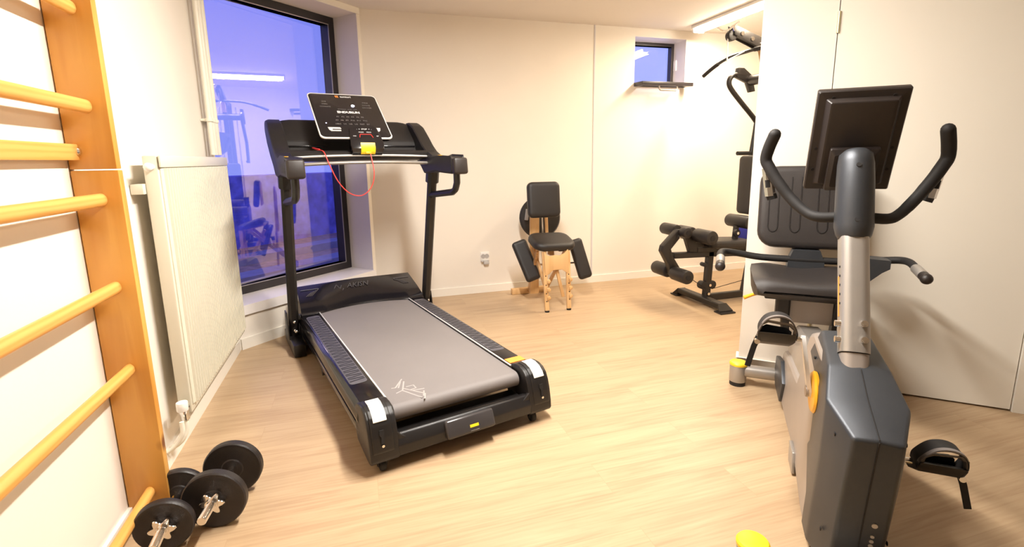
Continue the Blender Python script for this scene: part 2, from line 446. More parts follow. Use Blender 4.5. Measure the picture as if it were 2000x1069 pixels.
for (a0, a1, z0, z1) in ((fw, T1-fw, SZ+fw, SZ+fw+w1), (fw, T1-fw, HZ-fw-w1, HZ-fw), (fw, fw+w1, SZ+fw, HZ-fw), (T1-fw-w1, T1-fw, SZ+fw, HZ-fw)): wbox(b, a0, a1, DEP+.001, DEP+.006, z0, z1)
finish('glazing_bead', b, 'alu', win)
sb = MB(); wbox(sb, -.0, T1-.002, -.022, DEP, SZ-.012, SZ-.0005); wbox(sb, -.0, T1+.01, -.022, -.001, SZ-.068, SZ-.012)
finish('window_sill', sb, 'sill', win)
rb = MB(); wbox(rb, T1-.004, T1, .0, DEP, SZ, HZ)
finish('reveal', rb, mat('reveal_paint', (.70, .66, .64), .6, var=.01), win)
lb = MB(); wbox(lb, -.0, T1+.02, -.012, 0., HZ-.005, CZ)
struct('trim_4', lb, 'trim')
hb = MB(); wbox(hb, 0, T1+.02, -.01, -.001, SZ-.20, SZ-.075)
# ---- small window
f = MB(); yy = BV+.20; q = .035
f.box(((wx0+wx1)/2, yy+.03, wz1-q/2), (wx1-wx0, .06, q)); f.box(((wx0+wx1)/2, yy+.03, wz0+q/2), (wx1-wx0, .06, q))
f.box((wx0+q/2, yy+.03, (wz0+wz1)/2), (q, .06, wz1-wz0-2*q)); f.box((wx1-q/2, yy+.03, (wz0+wz1)/2), (q, .06, wz1-wz0-2*q))
sw = struct('window_2', f, 'frame')
finish('pane', MB().box(((wx0+wx1)/2, yy+.045, (wz0+wz1)/2), (wx1-wx0-2*q+.004, .005, wz1-wz0-2*q+.004)), 'clearglass', sw)
rv = MB()
for c, s_ in ((((wx0+wx1)/2, BV+.1, wz1-.002), (wx1-wx0, .2, .004)), ((wx1-.002, BV+.1, (wz0+wz1)/2), (.004, .2, wz1-wz0)), ((wx0+.002, BV+.1, (wz0+wz1)/2), (.004, .2, wz1-wz0)), (((wx0+wx1)/2, BV+.1, wz0+.002), (wx1-wx0, .2, .004))):
    rv.box(c, s_)
finish('reveal', rv, 'sill', sw)
cp = MB(); cp.box((wx1-.006, yy-.03, 2.17), (.012, .05, .10), .004)
finish('window_catch', cp, 'wplas', sw)
# opened inward-tilting sash lying level, hinged at the sill
sx0, sx1 = wx0+.006, wx1-.008
sz = 1.948
sash = thing('window_sash', 'dark metal window sash tilted fully open below the small high window', 'window sash', ((sx0+sx1)/2, BV+.04, sz))
sm = MB(); W = sx1-sx0; D = .20
for c, s_ in (((0, -.035, 0), (W, .045, .035)), ((0, -D+.03, 0), (W, .045, .035)), ((-W/2+.022, -D/2, 0), (.045, D-.06, .035)), ((W/2-.022, -D/2, 0), (.045, D-.06, .035))): sm.box(c, s_, .003)
tilt = Matrix.Rotation(R(2.), 4, 'X')
ob = finish('sash_frame', sm, 'frame', sash); ob.matrix_local = tilt
ob = finish('sash_pane', MB().box((0, -D/2, .0), (W-.09, D-.1, .008)), 'glass', sash); ob.matrix_local = tilt
hm = MB(); hm.tube([(-.085, -D+.03, -.01), (-.085, -D+.03, -.045), (-.07, -D+.03, -.058), (.1, -D+.03, -.058), (.115, -D+.03, -.045), (.115, -D+.03, -.01)], .0085, 10)
ob = finish('sash_handle', hm, 'alu', sash); ob.matrix_local = tilt
cm = MB(); cm.box((W/2+.006, -.10, .0), (.012, .05, .02), .003)
ob = finish('sash_stay', cm, 'alu', sash); ob.matrix_local = tilt

# ---- ceiling lamps
def lamp(name, label, c, L, rz, grp):
    t = thing(name, label, 'ceiling lamp', (c[0], c[1], CZ), rz, grp)
    finish('lamp_body', MB().box((0, 0, -.014), (.15, L, .026), .006), 'wplas', t)
    n = 10; prof = [(math.cos(PI+PI*k/n)*.055, -.028+math.sin(PI+PI*k/n)*.035) for k in range(n+1)]
    d = MB(); d.prism([(x, z) for x, z in prof], 'y', -L/2+.02, L/2-.02)
    finish('diffuser', d, 'lamp', t)
    e = MB()
    for s_ in (-1, 1): e.box((0, s_*(L/2-.012), -.036), (.125, .02, .056), .006)
    split_parts('end_cap', e, 'wplas', t)
    return t
lamp('ceiling_lamp', 'long fluorescent ceiling lamp above the multi gym in the alcove', (3.215, 3.60), 1.5, 0, 'fluorescent ceiling lamps')
lamp('ceiling_lamp', 'long fluorescent ceiling lamp over the middle of the room between treadmill and bike', (.70, 1.85), 1.3, 0, 'fluorescent ceiling lamps')

# ---- socket
so = thing('wall_socket', 'white double wall socket with a plug on the back wall', 'socket', (1.113, BV, .35))
finish('socket_plate', MB().box((0, -.008, 0), (.085, .016, .085), .005), 'wplas', so)
sk = MB()
for s_ in (-1, 1):
    sk.lathe([(0, .021), (.003, .021), (.004, .019), (.001, .018)], (s_*.018-.002, -.016, .004), (0, -1, 0), 20)
split_parts('socket_ring', sk, mat('socket_grey', (.45, .43, .42), .5), so)  # rings in a darker grey than the white plate
pl = MB(); pl.box((.008, -.022, -.058), (.05, .04, .03), .006); pl.box((-.03, -.02, -.042), (.02, .03, .016), .004)
finish('plug', pl, mat('grey_plug', (.52, .50, .48), .45), so)

# ------------------------------------------------------------------ radiator
ra = thing('radiator', 'tall cream ribbed panel radiator on the left wall beside the big window', 'radiator', (LU+.002, 2.32, .195))
RL, RH, RT = 1.10, 1.09, .058
rx = .044
mb = MB()
mb.box((rx+RT/2-.004, RL/2, RH/2), (RT-.008, RL, RH), .006)
finish('body', mb, 'rad', ra)
mb = MB(); N_ = 33
prof = [(rx+RT-.004, .014)]
y = .03; pitch = (RL-.06)/N_
for k in range(N_):
    for f_, h_ in ((.0, .0), (.3, .0), (.42, .010), (.78, .010), (.9, .0)):
        prof.append((rx+RT-.001+h_, .03+(k+f_)*pitch))
prof.append((rx+RT-.001, RL-.03)); prof.append((rx+RT-.004, RL-.014))
mb.loft([[(x, y, z) for x, y in prof] + [(rx+RT-.012, RL-.014, z), (rx+RT-.012, .014, z)] for z in (.035, RH-.05)])
finish('ribbed_panel', mb, 'rad', ra)
mb = MB(); mb.box((rx+RT+.001, RL/2, RH-.024), (.008, RL, .047), .003)
finish('top_rim', mb, 'rad', ra)
mb = MB(); mb.cyl((rx+.03, -.0, RH-.045), (rx+.03, -.03, RH-.045), .012, 16); mb.sphere((rx+.03, -.035, RH-.045), .017, 12); mb.cyl((rx+.03, RL, RH-.05), (rx+.03, RL+.04, RH-.05), .01, 12)
split_parts('bleed_plug', mb, 'wplas', ra)
mb = MB(); mb.box((.022, .02, RH-.13), (.044, .09, .04), .003); mb.box((.022, RL-.15, RH-.12), (.044, .04, .04), .003)
split_parts('wall_bracket', mb, 'rad', ra)
mb = MB(); mb.cyl((rx+.03, .0, .03), (rx+.03, -.045, .03), .015, 16); mb.cyl((rx+.03, -.03, .045), (rx+.03, -.03, -.01), .017, 16)
ra_v = finish('valve', mb, 'chrome', ra)
mb = MB(); mb.cyl((rx+.03, -.045, .035), (rx+.03, -.045, .075), .022, 20, bev=.004)
finish('valve_head', mb, 'wplas', ra)
mb = MB(); mb.tube([(rx+.03, -.03, -.005), (rx+.03, -.032, -.05), (rx+.015, -.04, -.09), (rx-.01, -.045, -.114), (.013, -.045, -.12)], .011, 12, smooth=4); mb.tube([(rx+.03, -.075, -.0), (rx+.028, -.08, -.05), (rx+.0, -.085, -.095), (.013, -.085, -.12)], .009, 12, smooth=4)
split_parts('connection_pipe', mb, 'pipe', ra)

pp = thing('heating_pipes', 'pair of cream vertical heating pipes in the corner above the radiator', 'pipe', (LU, 3.47, 0))
for i, (dy, rr_) in enumerate(((-.075, .014), (-.018, .014), (.05, .017))):
    finish('pipe', MB().cyl((.045, dy, 1.30), (.045, dy, CZ), rr_, 18), 'pipe', pp)
cl = MB()
for z in (1.50,):
    cl.box((.022, -.01, z), (.044, .14, .014), .003)
    for dy in (-.075, -.018, .05): cl.cyl((.045, dy, z-.009), (.045, dy, z+.009), .021, 18)
finish('pipe_clip', cl, 'pipe', pp)

# ------------------------------------------------------------------ wall bars
wb = thing('wall_bars', 'honey coloured wooden wall bars fixed to the left wall', 'wall bars', (LU, 1.884, 0))
def post(y, nm='upright'):
    o = MB(); o.prism([(.003, y), (.128, y), (.128, y+.034), (.003, y+.034)], 'z', .0, 1.234, .003)
    a = finish(nm, o, 'pine', wb)
    o = MB(); o.prism([(.003, y), (.126, y), (.126, y+.034), (.003, y+.034)], 'z', 1.238, CZ-.02, .003)
    b_ = finish(nm, o, 'pine', wb)
post(0.); post(-.96)
for z in (.12, .577, .860, 1.143, 1.426, 1.705, 1.99, 2.27):
    r = MB(); n = 20
    st = [(.004, .012), (.0, .02)] 
    rings = []
    for yv, k in ((-.925, .9), (-.9, 1), (-.02, 1.), (.002, 1.)):
        rings.append([(.072+math.cos(2*PI*j/n)*.0155*k, yv, z+math.sin(2*PI*j/n)*.0205*k) for j in range(n)])
    r.loft(rings)
    finish('rung', r, 'rung', wb)
s_ = MB(); s_.box((.022, -.47, 1.290), (.022, .99, .048), .002)
finish('cross_strap', s_, 'rung', wb)
s_ = MB(); s_.lathe([(0, .014), (.003, .014), (.006, .010), (.009, .006)], (.033, .0, 1.292), (1, 0, 0), 18)
s_.cyl((.033, -.02, 1.292), (.0345, -.02, 1.292), .0, 6) if False else None
finish('bolt', s_, 'chrome', wb)

# ------------------------------------------------------------------ treadmill
ty = R(14.0)
to = Vector((.376, 2.037, 0)) + Vector((math.cos(ty), math.sin(ty), 0))*.02
tm = thing('treadmill', 'black folding treadmill with grey belt and raised display in front of the window', 'treadmill', to, ty)
def T(name, mb, m, parent=tm, **k): return finish(name, mb, m, parent, **k)
def SP_T(name, mb, m, parent=tm): return split_parts(name, mb, m, parent)
DZ = .235
# belt with roller wrap
prof = []
for k in range(9):
    a = PI/2+PI*k/8; prof.append((.075+math.cos(a)*.036, DZ-.036+math.sin(a)*.036+.001))
prof = prof[::1]
outer = [(1.85, DZ+.001)] + prof + [(1.85, DZ-.071)]
T('running_belt', MB().prism(outer, 'x', -.308, .308), 'belt')
T('deck_board', MB().box((0, .98, DZ-.028), (.66, 1.6, .03)), 'blkm')
for sx in (-1, 1):
    pr = [(.312*sx, DZ+.006), (.42*sx, DZ+.002), (.438*sx, DZ-.012), (.446*sx, DZ-.05), (.440*sx, DZ-.075), (.43*sx, DZ-.082), (.33*sx, DZ-.082), (.312*sx, DZ-.06)]
    rail = T('side_rail', MB().prism(pr, 'y', .12, 1.66, .003), 'blkg')
    T('edge_strip', MB().box((.316*sx, .89, DZ+.0085), (.007, 1.52, .005), .001), 'silver', rail)
    g_ = MB(); g_.pad(.082, 1.20, .004, .02, Matrix.Translation((.372*sx, .95, DZ+.002)) @ Matrix.Rotation(R(2.2*sx), 4, 'Y'), puff=.5)
    T('grip_pad', g_, 'grip', rail)
    gr = MB()
    for k in range(50):
        yv = .385+k*.0228
        gr.box((.372*sx, yv, DZ+.0068), (.07, .006, .0022), 0, rot=(0, R(2.2*sx), R(7*sx if k % 2 else -7*sx)))
    T('grip_rib', gr, 'gripline', rail)
    T('frame_beam', MB().box((.40*sx, .90, .115), (.045, 1.5, .05), .006), 'blkmet')
    T('frame_skirt', MB().box((.437*sx, .86, .128), (.006, 1.46, .036), .002), 'blkg')
o = MB(); o.prism([(.328, .215), (.42, .215), (.42, .158), (.328, .158)], 'z', DZ+.0035, DZ+.0085, 0)
T('warning_label', o, 'orange')
# motor hood
def hood_ring(x, edge):
    return None
rings = []
for k in range(-10, 11):
    f_ = k/10; x = f_*.43
    yf = 1.60 + (.075*(1-(f_*1.42)**2) if abs(f_) < .704 else 0.)
    zt = .385 - .01*abs(f_)
    xt = f_*.415
    rings.append([(x, yf, DZ+.006), (x, yf+.015, DZ+.024), (x*.985, yf+.10, DZ+.07), (xt, 1.86, zt-.006), (xt, 1.885, zt), (xt, 1.925, zt-.012), (xt, 1.98, .20), (xt, 1.97, .09), (x, 1.70, .085), (x, yf+.0, .10)])
hood = T('motor_hood', MB().loft(rings), 'blkg', angle=30)
# raised marks on hood
hn = Vector((0, -.55, 1)).normalized()
def hood_m(x, yv, rot=0):
    f_ = abs(x)/.43; y0 = 1.70+(.075*(1-(f_*1.42)**2) if f_ < .704 else 0.)
    z = DZ+.07+(yv-y0)*(.379-.01*f_-DZ-.07)/(1.86-y0)
    sl = math.atan2(.379-.01*f_-DZ-.07, 1.86-y0)
    return Matrix.Translation((x, yv, z+.0035)) @ Matrix.Rotation(sl, 4, 'X') @ Matrix.Rotation(rot, 4, 'Z')
text('lettering', 'AKISN', .056, hood_m(.0, 1.822), 'hoodink', hood, .0035, shear=.3)
o = MB()
for (a0, b0, a1, b1) in ((-.20, -.055, -.165, .035), (-.165, .035, -.14, -.03), (-.14, -.03, -.125, .02), (-.13, -.075, -.115, -.03)):
    p = hood_m(.0, 1.822); o.tube([p @ V(a0*.9, b0*.6, 0), p @ V(a1*.9, b1*.6, 0)], .0035, 6)
for sx in (-1, 1):
    p = hood_m(sx*.335, 1.775)
    for k in range(4):
        o.tube([p @ V(sx*(-.06+.018*k), .045-.01*k, 0), p @ V(sx*(.0+.012*k), -.03, 0)], .002, 6)
    o.tube([p @ V(-.06*sx, .05, 0), p @ V(.06*sx, .05, 0)], .002, 6)
SP_T('hood_relief', o, 'hoodink', hood)
# rear end caps, cross bar, plaque
def capprof(): return [(.145, DZ+.012), (.105, DZ+.025), (.06, DZ+.027), (.025, DZ+.018), (.0, DZ-.002), (-.018, DZ-.035), (-.032, DZ-.08), (-.042, .10), (-.045, .065), (-.035, .05), (-.01, .044), (.16, .07), (.18, .11), (.17, DZ-.01)]
for sx in (-1, 1):
    c = MB(); c.prism(capprof(), 'x', sx*.318, sx*.440, .008, seg=3)
    cap = T('rear_cap', c, 'blk')
    c = MB(); c.prism([(y-.004 if y < .03 else y, z+.004) for y, z in capprof()[1:8]]+[(-.035, .082), (.05, .085), (.10, .2)], 'x', sx*.340, sx*.428, .005, seg=3)
    T('cap_facing', c, 'blk', cap)
    # sticker wrapping the shoulder
    st = [(.098, DZ+.0305), (.06, DZ+.0325), (.024, DZ+.0235), (-.003, DZ+.004), (-.016, DZ-.015)]
    T('cap_label', MB().loft([[(sx*.358, y, z), (sx*.413, y, z), (sx*.413, y-.001, z+.0025), (sx*.358, y-.001, z+.0025)] for y, z in st]), 'white', cap)
    T('adjuster_hole', MB().prism([(-.009, .03), (.009, .03), (.011, .014), (.005, .004), (.007, -.025), (-.007, -.025), (-.005, .004), (-.011, .014)], 'y', -.0455, -.039, 0, Matrix.Translation((sx*.386, .004, .150))@Matrix.Rotation(R(-14), 4, 'X')), 'rubber', cap)
    T('adjuster_bolt', MB().cyl((sx*.386, -.03, .128), (sx*.386, -.0475, .128), .006, 12), 'chrome', cap)
T('rear_cross_bar', MB().prism([(.03, .135), (-.010, .150), (-.020, .146), (-.043, .105), (-.042, .062), (-.02, .048), (.06, .06)], 'x', -.325, .325, .005), 'blk')
for sx in (-1, 1): T('tray_corner', MB().prism([(sx*.20, .09), (sx*.325, .09), (sx*.325, .165), (sx*.305, .145), (sx*.285, .130)], 'y', -.030, -.008, .004), 'blk')
T('roller_gap_tray', MB().box((.0, .055, .118), (.62, .13, .012), .003), 'blkm')
plq = T('rear_plaque', MB().box((.0, -.042, .108), (.235, .036, .080), .012, rot=(R(-24), 0, 0), seg=3), mat('plaque_grey', (.045, .041, .042), .25, var=.05))
T('plaque_label', MB().box((.012, -.0615, .106), (.042, .003, .012), 0, rot=(R(-24), 0, 0)), 'yellow', plq)
T('plaque_label', MB().box((.012, -.0660, .094), (.042, .003, .014), 0, rot=(R(-24), 0, 0)), 'white', plq)
# print on belt (left rear)
o = MB()
for pts in ([(-.262, .22), (-.245, .215), (-.19, .29)], [(-.26, .16), (-.225, .175), (-.19, .26)], [(-.235, .205), (-.205, .265)], [(-.225, .17), (-.175, .06)], [(-.215, .19), (-.15, .09), (-.17, .045)], [(-.2, .2), (-.165, .2), (-.165, .165), (-.195, .16)], [(-.19, .15), (-.135, .14)], [(-.165, .07), (-.145, .12)]):
    o.tube([(x, y, DZ+.001) for x, y in pts], .0035, 6, ry=.0008, up=(0, 0, 1))
T('belt_print', o, 'mark')
# casters
for sx in (-1, 1):
    w = MB(); w.cyl((sx*.385-.035*(sx+1)/2-.012, -.005, .026), (sx*.385-.035*(sx+1)/2+.012, -.005, .026), .026, 24, bev=.005)
    cst = T('caster', w, 'rubber')
    w = MB(); w.box((sx*.385-.035*(sx+1)/2, .0, .052), (.036, .03, .02), .004); w.box((sx*.385-.035*(sx+1)/2-.0165, -.003, .038), (.003, .022, .034), .001); w.box((sx*.385-.035*(sx+1)/2+.0165, -.003, .038), (.003, .022, .034), .001)
    w.cyl((sx*.385-.035*(sx+1)/2-.021, -.005, .027), (sx*.385-.035*(sx+1)/2+.021, -.005, .027), .005, 10)
    T('caster_fork', w, 'blkmet', cst)
T('lift_stop', MB().prism([(.95, .09), (1.02, .09), (.99, .045)], 'x', -.43, -.41, .002), 'blkmet')
# base frame and uprights
for sx in (-1, 1):
    b_ = T('base_foot', MB().box((sx*.475, 1.68, .045), (.075, .42, .085), .008), 'blkmet')
    T('foot_pad', MB().cyl((sx*.475, 1.51, 0), (sx*.475, 1.51, .012), .028, 16), 'rubber', b_)
    T('foot_pad', MB().cyl((sx*.475, 1.85, 0), (sx*.475, 1.85, .012), .028, 16), 'rubber', b_)
    br_ = T('upright_bracket', MB().prism([(1.56, .08), (1.80, .08), (1.75, .22), (1.63, .24)], 'x', sx*.43, sx*.440, .002), 'blkmet')
    T('upright_bracket', MB().prism([(1.62, .08), (1.78, .08), (1.74, .26), (1.66, .26)], 'x', sx*.511, sx*.518, .002), 'blkmet')
    bo = MB()
    for yy_, zz_ in ((1.655, .20), (1.69, .13), (1.60, .15)): bo.sphere((sx*.475, yy_-.035, zz_), .011, 10)
    for yy_, zz_ in ((1.60, .16), (1.70, .20)): bo.sphere((sx*.427, yy_, zz_), .008, 10)
    SP_T('frame_bolt', bo, 'chrome')
    u = MB(); u.rtube([(sx*.475, 1.70, .075), (sx*.470, 1.405, 1.20)], .062, .052, up=(0, -1, .25), bev=.3)
    T('upright', u, 'blkmet')
    T('post_collar', MB().rtube([(sx*.470, 1.43, 1.10), (sx*.470, 1.400, 1.215)], .082, .078, up=(0, -1, .25), bev=.25), 'blk')
T('base_cross_tube', MB().box((0, 1.85, .05), (.9, .06, .06), .008), 'blkmet')
# console body
n_st = 25; rings = []
for k in range(n_st):
    f_ = -1+2*k/(n_st-1); x = f_*.485 - .008
    a = abs(f_); drop = 0 if a < .72 else (a-.72)/.28
    zt = 1.525-.035*drop**2; bow = .03*(f_*f_)
    rings.append([(x, 1.405, 1.262), (x, 1.375, 1.285), (x, 1.372, 1.305), (x, 1.39, 1.317), (x, 1.43, 1.312), (x, 1.47, 1.305), (x, 1.56, 1.308), (x, 1.585, 1.33), (x, 1.60, 1.372), (x, 1.615, 1.392),
                  (x, 1.66, 1.43-.0*drop), (x, 1.735, zt-.012), (x, 1.76, zt), (x, 1.785, zt-.004), (x, 1.795, zt-.03), (x, 1.74, 1.36), (x, 1.62, 1.265), (x, 1.5, 1.25)])
con = T('console_body', MB().loft(rings), 'blkm', angle=32)
for sx in (-1, 1):
    o = MB(); o.lathe([(0, .052), (.004, .055), (.012, .055), (.012, .044), (.002, .040), (.0015, .0)], (sx*.33-.01, 1.515, 1.308), (0, 0, 1), 28)
    T('cup_holder', o, 'blkg', con)
    o = MB(); o.box((sx*.30-.01, 1.583, 1.35), (.25, .006, .008), .002)
    T('console_groove', o, 'blkg', con)
# side arms
AP = [(1.80, 1.475), (1.775, 1.52), (1.72, 1.520), (1.64, 1.49), (1.56, 1.430), (1.48, 1.365), (1.40, 1.315), (1.30, 1.283), (1.15, 1.268), (.985, 1.262), (.975, 1.25), (.975, 1.178), (.99, 1.165), (1.10, 1.168), (1.25, 1.175), (1.40, 1.160), (1.46, 1.165), (1.52, 1.215), (1.62, 1.27), (1.74, 1.355)]
for sx in (-1, 1):
    x0, x1 = sx*.425-.006, sx*.515-.006
    rings = []
    for x, ins in ((x0, .012), (x0+sx*.008, 0), (x1-sx*.02, 0), (x1-sx*.005, .007), (x1, .02)):
        cy_, cz_ = 1.35, 1.28
        rg = []
        for (y, z) in AP:
            d = Vector((y-cy_, z-cz_)); 
            rg.append((x, y-ins*(1 if y > 1.3 else -1)*.6, z-ins*(1 if z > cz_ and y < 1.5 or z > 1.40 else -1)))
        rings.append(rg)
    arm = T('side_arm', MB().loft(rings), 'blkm', angle=30)
    T('arm_grip', MB().box(((x0+x1)/2, .955, 1.213), (.092, .05, .10), .014, seg=3, rot=(R(-6), 0, 0)), 'slated', arm)
    T('sensor_button', MB().box(((x0+x1)/2, 1.26, 1.2815), (.022, .035, .004), .002), 'amber', arm)
    lp = MB(); xx = (x0+x1)/2
    lp.rtube([(xx, 1.005, 1.175), (xx, 1.005, 1.11), (xx, 1.03, 1.068), (xx, 1.075, 1.048), (xx, 1.41, 1.015), (xx, 1.455, 1.005)], .040, .042, up=(0, 0, 1) if False else (0, -1, -.3), bev=.35)
    T('arm_brace', lp, 'blk', arm)
# silver cross handle
def bow(x, y0, z0, by, bz): return (x, y0-by*(1-(x/.43)**2), z0+bz*(1-(x/.43)**2))
o = MB(); o.tube([bow(-.43+.86*k/20, 1.385, 1.232, .03, .012) for k in range(21)], .018, 12, ry=.011, up=(0, 0, 1))
T('cross_handle', o, 'alu')
o = MB(); o.tube([bow(-.43+.86*k/20, 1.385, 1.277, .012, .01) for k in range(21)], .014, 10, ry=.007, up=(0, 0, 1))
T('console_trim', o, 'silver', con)
# display panel
pu = Vector((0, .766, .643)); pnr = Vector((0, -.643, .766)); pc = Vector((-.03, 1.565, 1.545))
PM = Matrix.Translation(pc) @ Matrix(((1, 0, 0), (0, pu.y, pnr.y), (0, pu.z, pnr.z))).to_4x4()
def rrect(W, H, q, n=6, taper=0.):
    o_ = []
    for cx, cy, a0 in ((W/2-q, H/2-q, 0), (-W/2+q, H/2-q, 90), (-W/2+q, -H/2+q, 180), (W/2-q, -H/2+q, 270)):
        for k in range(n+1):
            a = R(a0+90*k/n); y_ = cy+q*math.sin(a); o_.append(((cx+q*math.cos(a))*(1+taper*y_), y_))
    return o_
HW, HH = .452, .475
T('display_housing', MB().loft([[(x, y, z) for x, y in rrect(HW-i, HH-i, .03)] for z, i in ((-.045, .12), (-.03, .02), (-.012, .004), (-.004, 0))], mtx=PM), 'blkm')
dsp = T('display_rim', MB().loft([[(x, y, z) for x, y in rrect(HW-i, HH-i, .03)] for z, i in ((-.006, .0), (.001, 0.), (.0035, .004), (.0035, .012), (.001, .014))], mtx=PM), 'wplas')
T('display_screen', MB().loft([[(x, y, z) for x, y in rrect(HW-i, HH-i, .026)] for z, i in ((-.003, .013), (.0022, .013), (.0030, .016))], mtx=PM), 'blkg', dsp)
def pt(x, y, z=.0033): return PM @ Matrix.Translation((x, y, z))
text('logo_lettering', 'tunturi', .026, pt(.018, .205), 'ink', dsp, .0003, bold=.0006)
o = MB()
for dx in (-.047, -.036): o.prism([(dx, .193), (dx+.007, .193), (dx+.004, .219), (dx-.005, .213)], 'z', .0033, .0038, 0, PM)
SP_T('logo_mark', o, 'orink', dsp)
text('model_lettering', 'ENDURUN', .030, pt(.0, .03), 'ink', dsp, .0003, bold=.0012)
text('screen_text', 'TIME\n\nSPEED\n\nDISTANCE', .014, pt(-.135, .115), 'inkd', dsp, .0003)
text('screen_text', 'PULSE\n\nINCLINE\n\nCALORIES', .014, pt(.135, .115), 'inkd', dsp, .0003)
text('screen_text', 'PROGRAM   LEVEL   USER', .011, pt(0, .062), 'inkd', dsp, .0003)
for j, row in enumerate(('P1   P2   P3   P4   P5   P6', 'P7   P8   P9   P10   P11   P12', 'HRC   U1   U2   U3   FAT   BT')):
    text('program_text', row, .017, pt(0, -.02-.038*j), 'inkd', dsp, .0003)
o = MB()
for sx in (-1, 1):
    o.prism([(sx*.165, -.135), (sx*.09, -.135), (sx*.085, -.150), (sx*.14, -.150), (sx*.14, -.162), (sx*.09, -.162), (sx*.09, -.172), (sx*.15, -.172), (sx*.16, -.160)], 'z', .0033, .006, 0, PM)
SP_T('speaker_slot', o, 'silver', dsp)
o = MB(); o.cyl(pt(.045, .105) @ V(0, 0, 0), pt(.045, .105) @ V(0, 0, .0015), .011, 20); o.cyl(pt(-.165, -.09) @ V(0, 0, 0), pt(-.165, -.09) @ V(0, 0, .0015), .0035, 14)
SP_T('status_light', o, 'led', dsp)
# key module hanging from the display
KM = PM @ Matrix.Translation((.045, -.235, .006)) @ Matrix.Rotation(R(14), 4, 'X')
kp = MB()
kr = []
for y, w, z0, z1 in ((.075, .086, -.012, .004), (.0, .098, -.02, .012), (-.06, .104, -.025, .010), (-.085, .100, -.028, .0), (-.100, .094, -.03, -.02), (-.102, .089, -.05, -.045)):
    kr.append([(-w, y, z0-.02), (-w, y, z1-.004), (-w+.008, y, z1), (w-.008, y, z1), (w, y, z1-.004), (w, y, z0-.02)])
kp.loft(kr, mtx=KM)
key = T('key_module', kp, 'blkg', angle=25)
text('key_text', '-  +  STOP  +  -', .015, KM @ Matrix.Translation((0, .055, .0115)), 'ink', key, .0003)
text('key_text', 'MODE      PROG', .011, KM @ Matrix.Translation((0, .030, .0125)), 'ink', key, .0003)
text('key_text', 'FAN', .010, KM @ Matrix.Translation((-.07, .0, .0130)), 'ink', key, .0003)
text('key_text', 'SET', .010, KM @ Matrix.Translation((.075, .0, .0130)), 'ink', key, .0003)
o = MB()
for a_, b_ in (((-.04, -.01), (-.034, .014)), ((-.034, .014), (.034, .014)), ((.034, .014), (.044, -.012))): o.tube([KM @ V(a_[0], a_[1], .0125), KM @ V(b_[0], b_[1], .0125)], .0022, 6)
T('go_outline', o, 'redink', key)
o = MB(); o.loft([[KM @ V(x, y, z), KM @ V(x, y, z+.003), KM @ V(x+.09, y, z+.003), KM @ V(x+.09, y, z)] for x, y, z in ((-.045, -.052, .011), (-.045, -.083, .002), (-.045, -.100, -.018), (-.045, -.104, -.036))])
T('safety_label', o, 'yellow', key)
T('safety_key', MB().box(KM @ V(.0, -.103, -.022), (.036, .012, .012), .003), 'amber', key)
cd = MB(); k0 = KM @ V(.012, -.106, -.024)
cd.tube([(-.285, 1.50, 1.335), (-.270, 1.44, 1.322), (-.250, 1.36, 1.310), (-.230, 1.335, 1.24), (-.185, 1.33, 1.13), (-.12, 1.33, 1.055), (-.045, 1.33, 1.038), (.015, 1.32, 1.09), (.035, 1.31, 1.18), k0], .0032, 8, smooth=6)
T('safety_cord', cd, 'red')
o = MB(); o.rtube([(-.285, 1.505, 1.337), (-.262, 1.42, 1.325)], .010, .008)
T('cord_clip', o, 'red')

# ------------------------------------------------------------------ recumbent bike
bth = R(50.5)
BO = Vector((1.258, .864, 0))
# local x = toward the camera's right (B), local y = toward the seat (A)
bk = thing('exercise_bike', 'grey and silver recumbent exercise bike with yellow details at the right', 'exercise bike', BO, bth-PI/2)
def Bk(name, mb, m, parent=bk, **k): return finish(name, mb, m, parent, **k)
def SP_Bk(name, mb, m, parent=bk): return split_parts(name, mb, m, parent)
# coordinates below: (X along bike to the seat, Y right, z) -> local (Y, X, z)
def q3(X, Y, z): return Vector((Y, X, z))
def sect(X, hw, z0, z1, c=.02, hb=None):
    hb = hw if hb is None else hb
    return [q3(X, -hb, z0), q3(X, hb, z0), q3(X, hw, z1-c), q3(X, hw-c, z1), q3(X, -hw+c, z1), q3(X, -hw, z1-c)]
# silver shroud
def sh(X, hw, hb, zb, zt, c=.02): return [q3(X, -hb+.008, zb), q3(X, hb-.008, zb), q3(X, hb, zb+.012), q3(X, hw, zt-c), q3(X, hw-c*.35, zt-c*.3), q3(X, hw-c, zt), q3(X, -hw+c, zt), q3(X, -hw+c*.35, zt-c*.3), q3(X, -hw, zt-c), q3(X, -hb, zb+.012)]
shroud = Bk('side_shroud', MB().loft([sh(.16, .080, .085, .02, .50), sh(.22, .086, .10, .02, .575), sh(.36, .086, .098, .022, .625), sh(.50, .083, .092, .03, .635), sh(.60, .080, .088, .04, .60), sh(.68, .078, .086, .045, .50), sh(.74, .078, .086, .05, .40), sh(.80, .078, .084, .05, .325), sh(.95, .078, .084, .045, .315), sh(1.15, .076, .082, .04, .30), sh(1.30, .074, .08, .04, .27), sh(1.42, .06, .07, .04, .20)]), 'spaint', angle=24)
Bk('main_beam', MB().loft([[q3(X, -w, z-h), q3(X, w, z-h), q3(X, w, z-.02), q3(X, w*.7, z), q3(X, -w*.7, z), q3(X, -w, z-.02)] for X, w, z, h in ((.50, .060, .62, .2), (.62, .060, .565, .2), (.80, .060, .50, .2), (.98, .060, .475, .22), (1.15, .058, .455, .26), (1.30, .055, .36, .2))]), 'alu', angle=28)
